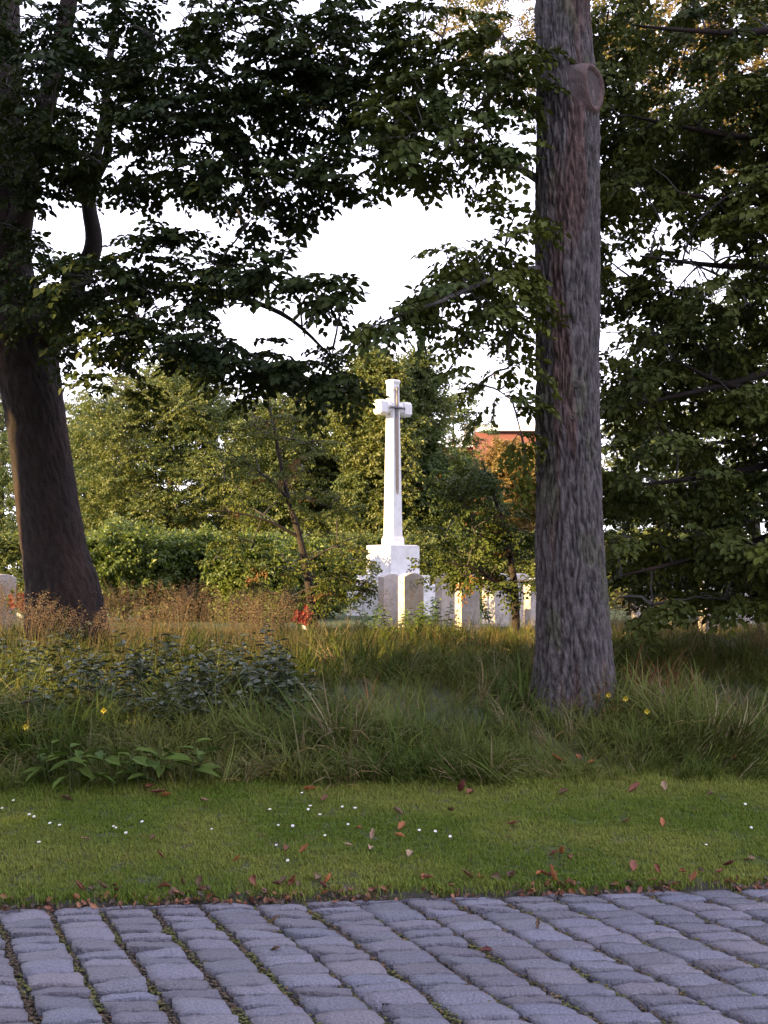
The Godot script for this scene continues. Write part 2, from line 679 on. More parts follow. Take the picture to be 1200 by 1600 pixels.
# ------------------------------------------------------------------ house behind the trees
func build_house() -> void:
	var base := at(770, 890, 58)
	base.y = ground_h(base.x, base.z)
	var t := thing("brick_house", base, "red brick house with white roof edge and chimneys behind the trees", "house")
	var w := Bag.new()
	w.box(Vector3(-0.9, 0, -8), Vector3(4.2, 8.3, 0))
	put(w.mesh(), "wall", M.brick, t)
	w = Bag.new()
	w.box(Vector3(-4.2, 0, -7), Vector3(-0.9, 7.6, -1.2))
	put(w.mesh(), "wing_wall", M.brick, t)
	var rf := Bag.new()
	rf.box(Vector3(-0.62, 8.3, -8.3), Vector3(4.6, 8.62, 0.35))
	var ro := put(rf.mesh(), "roof", M.white_paint, t)
	rf = Bag.new()
	for k in 1:
		var y0 := 7.6
		rf.quad(Vector3(-4.5, y0, -0.9), Vector3(-4.5, y0 + 0.9, -4), Vector3(-0.9, y0 + 0.9, -4), Vector3(-0.9, y0, -0.9), Color.WHITE)
		rf.quad(Vector3(-0.9, y0, -7.3), Vector3(-0.9, y0 + 0.9, -4), Vector3(-4.5, y0 + 0.9, -4), Vector3(-4.5, y0, -7.3), Color.WHITE)
	put(rf.mesh(), "wing_roof", M.white_paint, t)
	for cx in [-1.1, -0.55]:
		var c := Bag.new()
		c.box(Vector3(cx - 0.17, 7.9, -2.6), Vector3(cx + 0.17, 9.0 + 0.15 * (cx + 1.1), -2.2))
		c.box(Vector3(cx - 0.22, 8.7, -2.65), Vector3(cx + 0.22, 8.8, -2.15))
		put(c.mesh(), "chimney", M.grey_render, ro)
	for q in [Vector3(0.4, 5.2, 0), Vector3(2.4, 5.2, 0), Vector3(0.4, 1.6, 0), Vector3(2.4, 1.6, 0)]:
		var f := Bag.new()
		f.box(q + Vector3(0, 0, -0.05), q + Vector3(1.1, 1.5, 0.05))
		var win := put(f.mesh(), "window", M.white_paint, t)
		f = Bag.new()
		f.box(q + Vector3(0.1, 0.1, 0.0), q + Vector3(0.52, 1.4, 0.056))
		put(f.mesh(), "pane", M.glass, win)
		f = Bag.new()
		f.box(q + Vector3(0.58, 0.1, 0.0), q + Vector3(1.0, 1.4, 0.056))
		put(f.mesh(), "pane", M.glass, win)
	var fr := Bag.new()
	fr.box(Vector3(0.35, 11.75, -3.05), Vector3(1.95, 11.83, -2.95))
	for px in [0.42, 1.2, 1.85]:
		fr.box(Vector3(px - 0.03, 8.62, -3.03), Vector3(px + 0.03, 11.75, -2.97))
	put(fr.mesh(), "roof_frame", M.grey_metal, t)

# ------------------------------------------------------------------ the cross and the headstones
func chamfered(hx: float, hz: float, ch: float, y: float) -> Array:
	return [Vector3(hx, y, -hz + ch), Vector3(hx, y, hz - ch), Vector3(hx - ch, y, hz), Vector3(-hx + ch, y, hz), Vector3(-hx, y, hz - ch), Vector3(-hx, y, -hz + ch), Vector3(-hx + ch, y, -hz), Vector3(hx - ch, y, -hz)]

func block(list: Array) -> ArrayMesh:      # list of [half x, half z, chamfer, y], upwards
	var b := Bag.new()
	var rs := []
	var cs := []
	for e in list:
		rs.append(chamfered(e[0], e[1], e[2], e[3]))
		cs.append(Color.WHITE)
	b.rings(rs, cs, true, true)
	return b.mesh()

func build_memorial() -> void:
	var c := at(614, 900, 23.4)
	var g := ground_h(c.x, c.z)
	var t := thing("memorial_cross", Vector3(c.x, g, c.z), "tall white stone cross with a bronze sword on its face", "cross", "", deg_to_rad(38))
	var y0 := 1.6 - g     # eye level above the base
	var s := 1.0 / 75.1
	var step1 := y0 - 13 * s
	var step2 := y0 + 1 * s
	var top := y0 + 48 * s
	put(block([[0.69, 0.69, 0.012, 0.0], [0.69, 0.69, 0.012, step1 - 0.06], [0.72, 0.72, 0.012, step1 - 0.055], [0.72, 0.72, 0.012, step1 - 0.01], [0.71, 0.71, 0.012, step1]]), "base", M.stone, t)
	put(block([[0.55, 0.55, 0.012, step1], [0.55, 0.55, 0.012, step2 - 0.01], [0.54, 0.54, 0.012, step2]]), "step", M.stone, t)
	put(block([[0.4, 0.4, 0.02, step2], [0.4, 0.4, 0.02, top - 0.012], [0.388, 0.388, 0.02, top]]), "pedestal", M.stone, t)
	put(block([[0.19, 0.19, 0.05, top], [0.19, 0.19, 0.05, top + 0.13], [0.165, 0.165, 0.045, top + 0.19]]), "plinth", M.stone, t)
	var tip := y0 + 308 * s
	var sh := put(block([[0.16, 0.16, 0.045, top + 0.19], [0.11, 0.11, 0.034, tip - 0.1], [0.13, 0.13, 0.04, tip - 0.05], [0.13, 0.13, 0.04, tip - 0.02], [0.115, 0.115, 0.04, tip]]), "shaft", M.stone, t)
	var ay := y0 + 263 * s
	for sgn in [-1.0, 1.0]:
		var b := Bag.new()
		var rs := []
		for e in [[0.08, 0.105, 0.115], [0.2, 0.105, 0.115], [0.225, 0.135, 0.155], [0.4, 0.135, 0.155], [0.42, 0.12, 0.14]]:
			var hy: float = e[2]
			var hz: float = e[1]
			var ch := 0.05
			var ring := []
			for q in [[hy, hz - ch], [hy - ch, hz], [-hy + ch, hz], [-hy, hz - ch], [-hy, -hz + ch], [-hy + ch, -hz], [hy - ch, -hz], [hy, -hz + ch]]:
				ring.append(Vector3(e[0] * sgn, ay + q[0], q[1] * sgn))
			rs.append(ring)
		b.rings(rs, [Color.WHITE, Color.WHITE, Color.WHITE, Color.WHITE, Color.WHITE], false, true)
		put(b.mesh(), "arm", M.stone, t)
	# sword, point down, on the front face (+z), following the taper of the shaft
	var sw := Bag.new()
	var zf := func(y: float) -> float: return lerpf(0.16, 0.11, clampf((y - top - 0.19) / (tip - top - 0.29), 0, 1)) + 0.012
	var ys := [y0 + 128 * s, y0 + 136 * s, ay + 0.03]
	var wd := [0.004, 0.036, 0.042]
	for k in 2:
		var z0: float = zf.call(ys[k])
		var z1: float = zf.call(ys[k + 1])
		if k == 1: z1 = 0.142
		for sd in [-1.0, 1.0]:
			sw.quad(Vector3(0, ys[k], z0 + 0.022), Vector3(0, ys[k + 1], z1 + 0.022), Vector3(sd * wd[k + 1], ys[k + 1], z1), Vector3(sd * wd[k], ys[k], z0), Color.WHITE)
		sw.quad(Vector3(-wd[k], ys[k], z0), Vector3(-wd[k + 1], ys[k + 1], z1), Vector3(wd[k + 1], ys[k + 1], z1), Vector3(wd[k], ys[k], z0), Color.WHITE)
	var so := put(sw.mesh(), "sword", M.bronze, t)
	sw = Bag.new()
	tube(sw, [Vector3(-0.18, ay, 0.155), Vector3(0, ay + 0.005, 0.16), Vector3(0.18, ay, 0.155)], [0.02, 0.026, 0.02], 6, Color.WHITE)
	for sd in [-1.0, 1.0]:
		tube(sw, [Vector3(sd * 0.175, ay, 0.155), Vector3(sd * 0.19, ay, 0.155), Vector3(sd * 0.205, ay, 0.155)], [0.02, 0.032, 0.01], 6, Color.WHITE)
	put(sw.mesh(), "crossguard", M.bronze, so)
	sw = Bag.new()
	tube(sw, [Vector3(0, ay, 0.15), Vector3(0, ay + 0.2, 0.146), Vector3(0, ay + 0.36, 0.143), Vector3(0, ay + 0.4, 0.143), Vector3(0, ay + 0.45, 0.143)], [0.028, 0.024, 0.024, 0.045, 0.012], 6, Color.WHITE)
	put(sw.mesh(), "hilt", M.bronze, so)

	# headstones: [left px of front face, top py, distance, emblem, label]
	var proto := {}
	var hs := [
		[592, 896, 16.6, 0, "upright headstone half covered by its neighbour in front of the cross"],
		[625, 895, 15.6, 1, "upright headstone with a carved badge in front of the white cross"],
		[681, 896, 16.6, 0, "pale headstone next to the steps of the cross"],
		[713, 897, 15.8, 1, "headstone whose neighbour overlaps it, beside the young leafy tree"],
		[752, 897, 19.5, 0, "headstone standing farther back behind the young leafy tree"],
		[764, 896, 18.2, 0, "headstone behind the low limb of the young leafy tree"],
		[795, 896, 17.6, 0, "headstone hidden mostly by the leaves of the young tree"],
		[818, 903, 17.0, 0, "headstone tucked against the big furrowed trunk"],
		[-14, 897, 15.9, 2, "beige headstone with a carved badge beside the dark leaning trunk"],
		[985, 905, 17.5, 0, "headstone glimpsed through low drooping leaves"],
		[1090, 908, 16.0, 0, "headstone glimpsed through low drooping leaves"],
		[1040, 906, 18.5, 0, "headstone glimpsed through low drooping leaves"],
		[1150, 908, 18.0, 0, "headstone glimpsed through low drooping leaves"],
	]
	for h in hs:
		var turn := deg_to_rad(43.0 + 3.0 * sin(h[0]))
		var p := at(h[0] + 17.0, h[1], h[2])
		var gy := ground_h(p.x, p.z)
		var o := thing("headstone", Vector3(p.x, gy, p.z), h[4], "headstone", "headstones of the cemetery", turn)
		var hw := 0.19
		var th := 0.062
		var H: float = p.y - gy
		var prof := []
		for k in 11:
			var u := -1.0 + k * 0.2
			prof.append(Vector2(u * hw, H - 0.055 * u * u))
		prof.append(Vector2(hw, -0.1))
		prof.push_front(Vector2(-hw, -0.1))
		var b := Bag.new()
		var n := prof.size()
		var bev := 0.008
		for k in n:
			var a0: Vector2 = prof[k]
			var a1: Vector2 = prof[(k + 1) % n]
			var mid := Vector2(0, H * 0.5)
			var i0 := a0 + (mid - a0).normalized() * bev
			var i1 := a1 + (mid - a1).normalized() * bev
			b.quad(Vector3(a0.x, a0.y, th - bev), Vector3(a0.x, a0.y, -th + bev), Vector3(a1.x, a1.y, -th + bev), Vector3(a1.x, a1.y, th - bev), Color.WHITE)
			b.quad(Vector3(i0.x, i0.y, th), Vector3(a0.x, a0.y, th - bev), Vector3(a1.x, a1.y, th - bev), Vector3(i1.x, i1.y, th), Color.WHITE)
			b.quad(Vector3(a0.x, a0.y, -th + bev), Vector3(i0.x, i0.y, -th), Vector3(i1.x, i1.y, -th), Vector3(a1.x, a1.y, -th + bev), Color.WHITE)
			b.tri(Vector3(i0.x, i0.y, th), Vector3(i1.x, i1.y, th), Vector3(0, H * 0.4, th), Color.WHITE)
			b.tri(Vector3(i1.x, i1.y, -th), Vector3(i0.x, i0.y, -th), Vector3(0, H * 0.4, -th), Color.WHITE)
		put(b.mesh(), "slab", M.weathered_stone, o)
		if h[3] > 0:
			var e := Bag.new()
			var ring := []
			for k in 17:
				var an := TAU * k / 16.0
				ring.append(Vector3(cos(an) * 0.07, H - 0.17 + sin(an) * 0.085, th + 0.001))
			var rr := []
			for k in 17: rr.append(0.006)
			tube(e, ring, rr, 4, Color.WHITE)
			tube(e, [Vector3(-0.045, H - 0.13, th + 0.001), Vector3(0, H - 0.16, th + 0.001), Vector3(0.04, H - 0.21, th + 0.001)], [0.006, 0.006, 0.006], 4, Color.WHITE)
			tube(e, [Vector3(0.045, H - 0.13, th + 0.001), Vector3(0, H - 0.16, th + 0.001), Vector3(-0.04, H - 0.21, th + 0.001)], [0.006, 0.006, 0.006], 4, Color.WHITE)
			put(e.mesh(), "carved_badge", M.cut_mark, o)

# ------------------------------------------------------------------ the big trees near the road
func px_clumps(list: Array, grow_by := 1.0) -> Array:   # [px, py, distance, rx px, ry px, depth half, sprays, scale]
	var out := []
	for c in list:
		var k: float = c[2] / F
		out.append([at(c[0], c[1], c[2]), Vector3(c[3] * k * 1.1, c[4] * k * 0.72, c[5]), int(c[6] * grow_by), c[7]])
	return out

func build_near_trees() -> void:
	var near := []
	for i in 3:
		near.append(spray_mesh(100 + i, 0.4, 4, 0.084, 0.056, 0.55, 2))
	# --- leaning dark tree
	var b0 := at(103, 985, 13.5)
	b0.y = ground_h(b0.x, b0.z) - 0.05
	var t := thing("leaning_tree", b0, "dark leaning tree trunk forking low, with spreading leafy boughs", "tree")
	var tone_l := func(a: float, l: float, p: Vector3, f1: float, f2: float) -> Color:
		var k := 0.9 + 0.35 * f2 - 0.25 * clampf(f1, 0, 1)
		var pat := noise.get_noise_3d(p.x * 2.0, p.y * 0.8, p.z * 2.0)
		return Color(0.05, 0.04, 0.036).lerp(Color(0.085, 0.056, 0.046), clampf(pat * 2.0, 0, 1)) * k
	var D := 13.5
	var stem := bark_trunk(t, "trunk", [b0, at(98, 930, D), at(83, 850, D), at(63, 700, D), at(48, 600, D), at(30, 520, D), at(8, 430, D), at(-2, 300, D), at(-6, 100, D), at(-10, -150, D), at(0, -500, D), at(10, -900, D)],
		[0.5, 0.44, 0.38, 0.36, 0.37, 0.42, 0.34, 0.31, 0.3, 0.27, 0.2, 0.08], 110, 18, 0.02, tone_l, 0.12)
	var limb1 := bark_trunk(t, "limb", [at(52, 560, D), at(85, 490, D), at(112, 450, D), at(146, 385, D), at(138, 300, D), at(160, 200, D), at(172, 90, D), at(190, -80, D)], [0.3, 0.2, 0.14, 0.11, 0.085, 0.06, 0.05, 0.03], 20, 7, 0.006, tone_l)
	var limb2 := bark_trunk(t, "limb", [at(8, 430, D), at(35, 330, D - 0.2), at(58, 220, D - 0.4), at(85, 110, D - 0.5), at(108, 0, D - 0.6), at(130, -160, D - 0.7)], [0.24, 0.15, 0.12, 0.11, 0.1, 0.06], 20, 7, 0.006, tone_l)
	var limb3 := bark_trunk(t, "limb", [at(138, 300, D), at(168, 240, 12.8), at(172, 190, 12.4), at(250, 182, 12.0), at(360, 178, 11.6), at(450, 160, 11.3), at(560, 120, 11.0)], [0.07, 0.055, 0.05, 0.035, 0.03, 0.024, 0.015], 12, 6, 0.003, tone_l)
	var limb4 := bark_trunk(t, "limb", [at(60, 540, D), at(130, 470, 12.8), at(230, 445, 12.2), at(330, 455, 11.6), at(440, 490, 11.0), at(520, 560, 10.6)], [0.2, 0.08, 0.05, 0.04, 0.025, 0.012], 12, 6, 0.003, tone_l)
	rng.seed = 76
	var L := [
		# top band
		[40, 60, 12.5, 50, 60, 0.8, 16, 1.0], [140, 70, 12.0, 50, 40, 0.8, 14, 1.0], [110, 150, 12.0, 45, 30, 0.7, 10, 1.0], [255, 130, 11.2, 55, 30, 0.7, 16, 1.0], [340, 145, 11.2, 60, 34, 0.7, 20, 1.0], [430, 125, 11.0, 60, 36, 0.7, 20, 1.0],
		[500, 95, 10.6, 50, 40, 0.6, 17, 1.0], [570, 45, 10.4, 50, 34, 0.6, 15, 1.0], [560, 140, 10.6, 50, 34, 0.6, 16, 1.0], [630, 110, 10.4, 45, 34, 0.6, 13, 1.0], [450, 50, 10.8, 50, 16, 0.6, 6, 1.0], [300, 12, 11.5, 60, 14, 0.6, 6, 1.0], [390, 5, 11.0, 60, 16, 0.6, 8, 1.0], [500, 15, 10.6, 60, 18, 0.6, 9, 1.0],
		# second band
		[25, 180, 12.6, 40, 60, 0.7, 14, 1.0], [60, 260, 12.0, 70, 32, 0.8, 22, 1.0], [160, 258, 11.8, 60, 26, 0.8, 18, 1.0], [245, 225, 11.4, 55, 36, 0.7, 16, 1.0], [250, 275, 11.4, 60, 24, 0.7, 15, 1.0], [335, 225, 11.2, 55, 30, 0.7, 15, 1.0], [345, 295, 11.0, 60, 26, 0.6, 15, 1.0],
		[425, 195, 11.0, 55, 24, 0.6, 12, 1.0], [435, 290, 10.6, 50, 28, 0.6, 13, 1.0], [495, 255, 10.4, 50, 20, 0.5, 9, 1.0], [520, 300, 10.4, 36, 18, 0.5, 8, 1.0], [400, 332, 10.8, 36, 12, 0.5, 5, 1.0], [575, 240, 10.3, 46, 16, 0.5, 8, 1.0], [500, 180, 10.6, 50, 26, 0.5, 13, 1.0],
		# third band
		[25, 350, 12.6, 30, 60, 0.7, 10, 1.0], [70, 440, 12.4, 50, 30, 0.7, 13, 1.0], [190, 420, 11.6, 60, 28, 0.7, 16, 1.0], [270, 390, 11.4, 60, 26, 0.7, 17, 1.0], [340, 415, 11.0, 60, 26, 0.6, 17, 1.0], [410, 430, 10.6, 55, 26, 0.6, 15, 1.0], [470, 455, 10.4, 50, 22, 0.5, 11, 1.0], [535, 470, 10.2, 44, 16, 0.5, 6, 1.0], 
		[140, 480, 12.0, 50, 24, 0.7, 10, 1.0], [240, 470, 11.4, 60, 22, 0.7, 14, 1.0], [330, 485, 11.0, 46, 20, 0.6, 8, 1.0],
		# lowest band
		[130, 555, 11.8, 30, 24, 0.5, 5, 1.0], [205, 535, 11.4, 50, 26, 0.6, 13, 1.0], [275, 545, 11.2, 55, 30, 0.6, 18, 1.0], [345, 545, 11.0, 55, 28, 0.6, 18, 1.0], [405, 570, 10.8, 50, 24, 0.6, 15, 1.0], [470, 585, 10.6, 50, 18, 0.5, 13, 1.0], [530, 600, 10.4, 34, 24, 0.5, 10, 1.0], [180, 600, 11.4, 40, 18, 0.5, 5, 1.0], [370, 600, 10.9, 30, 14, 0.4, 4, 1.0], [520, 545, 10.4, 26, 14, 0.4, 4, 1.0],
	]
	for q in [[90, 110], [190, 175], [120, 205], [235, 60], [60, 495], [30, 290], [20, 400], [95, 30], [180, 20], [75, 215], [300, 185], [380, 165], [450, 90], [280, 100], [150, 440], [220, 500], [90, 460], [520, 130], [380, 250], [600, 160], [40, 150], [20, 30], [390, 60], [330, 40], [130, 120]]:
		L.append([q[0], q[1], rnd(10.8, 12.4), 46, 26, 0.5, 12, 0.95])
	# the crown goes on above the picture
	rng.seed = 77
	for k in 20:
		L.append([rnd(-420, 620), rnd(-680, -170), rnd(10.5, 16.0), 100, 50, 0.8, 9, 1.6])
	for k in 11:
		L.append([rnd(-720, -380), rnd(-150, 400), rnd(10.3, 11.6), 90, 50, 0.8, 9, 1.7])  # boughs out of view to the left, hung there to shade the trunk
	for k in 10:
		L.append([rnd(-500, -190), rnd(-100, 480), rnd(11.0, 16.0), 80, 60, 1.0, 6, 2.0])
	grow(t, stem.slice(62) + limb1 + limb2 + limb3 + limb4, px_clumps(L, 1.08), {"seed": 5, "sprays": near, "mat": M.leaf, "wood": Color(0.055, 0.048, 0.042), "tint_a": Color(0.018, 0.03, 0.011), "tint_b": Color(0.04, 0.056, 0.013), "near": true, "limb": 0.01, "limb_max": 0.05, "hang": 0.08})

	# --- straight furrowed tree
	D = 10.0
	var b1 := at(893, 1105, D)
	b1.y = ground_h(b1.x, b1.z) - 0.06
	t = thing("furrowed_tree", b1, "straight grey trunk with furrowed bark and a sawn-off limb scar", "tree")
	var tone_r := func(a: float, l: float, p: Vector3, f1: float, f2: float) -> Color:
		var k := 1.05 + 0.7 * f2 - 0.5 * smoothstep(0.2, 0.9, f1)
		var col := Color(0.125, 0.113, 0.112)
		var pat := noise.get_noise_3d(p.x * 4.0, p.y * 0.55, p.z * 4.0 + 3.0) + 0.35 * fine.get_noise_3d(p.x * 60.0, p.y * 6.0, p.z * 60.0)
		col = col.lerp(Color(0.13, 0.078, 0.066), smoothstep(0.2, 0.45, pat) * 0.75)
		var lich := noise.get_noise_3d(p.x * 5.0 + 30.0, p.y * 2.2, p.z * 5.0)
		col = col.lerp(Color(0.13, 0.14, 0.085), smoothstep(0.25, 0.45, lich) * 0.5)
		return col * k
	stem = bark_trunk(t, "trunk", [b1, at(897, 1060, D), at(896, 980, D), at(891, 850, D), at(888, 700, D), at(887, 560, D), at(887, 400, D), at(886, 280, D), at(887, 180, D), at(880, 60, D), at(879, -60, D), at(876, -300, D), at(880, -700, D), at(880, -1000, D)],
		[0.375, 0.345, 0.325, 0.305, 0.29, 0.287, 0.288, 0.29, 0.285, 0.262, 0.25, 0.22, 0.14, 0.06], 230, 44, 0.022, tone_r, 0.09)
	# sawn limb scar with its swollen collar
	var sn := Vector3(0.76, 0.03, 0.65).normalized()
	var sc := at(882, 150, D) + sn * 0.275
	var sx := Vector3.UP.cross(sn).normalized()
	var sy := sn.cross(sx)
	var col_rows := []
	var col_cols := []
	for e in [[1.5, -0.15], [1.25, -0.06], [1.12, 0.0], [1.03, 0.04], [0.9, 0.045], [0.8, 0.015]]:
		var row := []
		var rc := []
		for k in 28:
			var an := TAU * k / 28.0
			var wv := 1.0 + 0.06 * sin(an * 3.0 + 0.5) + 0.09 * noise.get_noise_2d(cos(an) * 3.0 + e[0] * 4.0, sin(an) * 3.0)
			var yy := sin(an) * 0.185
			if sin(an) < 0.0: yy *= 1.2
			row.append(sc - b1 + (sx * cos(an) * 0.16 * wv + sy * yy * wv) * e[0] + sn * e[1])
			rc.append(Color(0.12, 0.105, 0.103).lerp(Color(0.17, 0.12, 0.108), clampf(col_rows.size() / 3.0, 0, 1)) * rnd(0.7, 1.2))
		col_rows.append(row)
		col_cols.append(rc)
	var sb := Bag.new()
	sb.grid(col_rows, col_cols, true)
	var scar := put(sb.mesh(), "limb_scar", M.bark, t)
	sb = Bag.new()
	var inner := []
	for k in 28: inner.append(col_rows[5][k])
	sb.fan(inner, Color(0.105, 0.09, 0.085), false)
	put(sb.mesh(), "cut_face", M.bark, scar)
	# small knots
	for q in [[898, 600, 0.045], [893, 652, 0.035]]:
		var kb := Bag.new()
		var kc: Vector3 = at(q[0], q[1], 9.72) - b1
		var rws := []
		var rcs := []
		for i in 5:
			var f: float = [1.5, 1.0, 0.7, 0.4, 0.05][i]
			var dz: float = [-0.03, 0.0, 0.008, 0.006, 0.002][i]
			var row := []
			var rc := []
			for k in 12:
				var an := TAU * k / 12.0
				row.append(kc + Vector3(cos(an) * q[2] * f * rnd(0.85, 1.15), sin(an) * q[2] * 0.8 * f, dz))
				rc.append(Color(0.09, 0.075, 0.07))
			rws.append(row)
			rcs.append(rc)
		kb.grid(rws, rcs, true)
		put(kb.mesh(), "knot", M.bark, t)
	var dead := bark_trunk(t, "bare_branch", [at(858, 292, 10.1), at(815, 265, 9.95), at(760, 240, 9.6), at(722, 212, 9.5), at(690, 196, 9.4), at(662, 198, 9.3)], [0.05, 0.034, 0.028, 0.022, 0.018, 0.01], 10, 5, 0.002, tone_r)
	var limb_a := bark_trunk(t, "limb", [at(862, 428, D), at(825, 422, 9.8), at(760, 440, 9.2), at(690, 470, 8.9), at(620, 495, 8.7), at(570, 515, 8.6)], [0.07, 0.035, 0.026, 0.018, 0.012, 0.006], 10, 5, 0.002, tone_r)
	var R := [
		[640, 30, 9.8, 50, 24, 0.5, 8, 0.95], [700, 20, 9.8, 40, 20, 0.5, 6, 0.95], [680, 90, 9.8, 46, 24, 0.5, 10, 0.95], [730, 110, 9.8, 40, 30, 0.5, 10, 0.95], [790, 60, 9.6, 40, 44, 0.6, 15, 0.95], [800, 130, 9.6, 40, 36, 0.6, 15, 0.95], [740, 165, 9.6, 50, 26, 0.6, 14, 0.95], [660, 165, 9.6, 50, 26, 0.5, 13, 0.95], [610, 195, 9.5, 40, 18, 0.5, 8, 0.95],
		[640, 225, 9.4, 46, 24, 0.5, 14, 0.95], [700, 235, 9.4, 50, 24, 0.5, 16, 0.95], [770, 215, 9.6, 50, 30, 0.5, 17, 0.95], [790, 265, 9.5, 40, 18, 0.5, 8, 0.95], [720, 268, 9.4, 40, 6, 0.4, 3, 0.7], 
		[810, 330, 9.5, 20, 20, 0.4, 5, 0.8],
		[790, 385, 9.4, 36, 22, 0.4, 12, 0.9], [735, 395, 9.2, 44, 16, 0.4, 10, 0.9], [700, 402, 9.1, 24, 8, 0.3, 3, 0.7], [800, 430, 9.4, 36, 24, 0.5, 14, 0.9], [740, 435, 9.2, 46, 20, 0.4, 14, 0.9], [680, 460, 9.0, 40, 16, 0.4, 10, 0.9], [630, 485, 8.8, 40, 13, 0.35, 9, 0.9], [585, 508, 8.7, 30, 10, 0.3, 6, 0.85], [750, 480, 9.2, 44, 16, 0.4, 9, 0.9], [810, 480, 9.5, 26, 18, 0.4, 8, 0.9], [690, 500, 9.0, 34, 8, 0.3, 3, 0.85],
		[735, 525, 9.4, 34, 10, 0.3, 3, 0.8], [800, 520, 9.5, 30, 14, 0.3, 5, 0.85], [795, 575, 9.6, 36, 18, 0.4, 7, 0.85], [750, 600, 9.6, 36, 10, 0.4, 3, 0.8], [800, 625, 9.7, 34, 20, 0.4, 8, 0.85], [815, 680, 9.8, 22, 24, 0.3, 5, 0.8], [700, 580, 9.3, 30, 10, 0.3, 2, 0.7], [820, 745, 9.9, 16, 26, 0.3, 3, 0.8],
	]
	rng.seed = 78
	for k in 20:
		R.append([rnd(560, 1500), rnd(-680, -190), rnd(8.5, 14.0), 90, 50, 0.8, 9, 1.6])
	grow(t, stem.slice(240) + dead + limb_a, px_clumps(R, 0.85), {"seed": 6, "sprays": near, "mat": M.leaf, "wood": Color(0.06, 0.05, 0.045), "tint_a": Color(0.042, 0.06, 0.014), "tint_b": Color(0.095, 0.11, 0.018), "near": true, "limb": 0.009, "limb_max": 0.04, "hang": 0.1})

	# --- drooping tree whose trunk stands outside the picture on the right
	D = 12.0
	var b2 := at(1420, 1000, D)
	b2.y = ground_h(b2.x, b2.z) - 0.05
	t = thing("drooping_tree", b2, "dense dark green tree with boughs drooping down to the long grass", "tree")
	stem = bark_trunk(t, "trunk", [b2, at(1420, 900, D), at(1415, 600, D), at(1410, 200, D), at(1420, -300, D), at(1420, -800, D)], [0.4, 0.34, 0.3, 0.27, 0.2, 0.06], 24, 8, 0.012, tone_r, 0.08)
	var main := []
	for q in [[60, 990, 40], [240, 980, 180], [430, 1000, 400], [560, 960, 640], [720, 980, 760], [820, 970, 900], [330, 1060, 300], [640, 1050, 560]]:
		main += bark_trunk(t, "limb", [at(1412, q[0], D), at(1300, q[0] + (q[2] - q[0]) * 0.1 - 20, 11.6), at(1150, q[0] + (q[2] - q[0]) * 0.45, 11.2), at(q[1], q[2], 10.8)], [0.1, 0.06, 0.035, 0.012], 8, 6, 0.003, tone_l)
	var W := []
	rng.seed = 79
	var yy := 10.0
	while yy < 960.0:
		var xx := 950.0
		while xx < 1330.0:
			var px := xx + rnd(-26, 26)
			var py := yy + rnd(-16, 16)
			var n := 15
			if Vector2(px, py * 1.0).distance_to(Vector2(1080, 365)) < 70.0: n = 1
			elif Vector2(px, py).distance_to(Vector2(1010, 405)) < 50.0: n = 3
			elif Vector2(px, py).distance_to(Vector2(960, 540)) < 40.0: n = 4
			elif Vector2(px, py * 1.0).distance_to(Vector2(1010, 690)) < 60.0: n = 5
			elif py < 130.0: n = 7
			elif px < 985.0 and py > 700.0: n = 11
			elif px < 1000.0 and py > 890.0: n = 7
			if py > 930.0 and px < 1090.0: n = 4
			W.append([px, py, rnd(10.4, 13.4), 44, 26, 0.6, n, 0.95])
			xx += 62.0
		yy += 46.0
	for k in 18:
		W.append([rnd(1420, 1900), rnd(-200, 930), rnd(9.5, 15.0), 100, 60, 1.0, 6, 2.0])
	for k in 18:
		W.append([rnd(1050, 1900), rnd(-700, -180), rnd(10.0, 15.0), 100, 50, 1.0, 7, 1.7])
	grow(t, stem + main, px_clumps(W), {"seed": 7, "sprays": near, "mat": M.leaf, "wood": Color(0.05, 0.045, 0.04), "tint_a": Color(0.036, 0.05, 0.012), "tint_b": Color(0.085, 0.1, 0.018), "near": true, "limb": 0.009, "limb_max": 0.04, "hang": 0.12})

# ------------------------------------------------------------------ trees, shrubs and hedge beyond the graves
var far_sprays := []

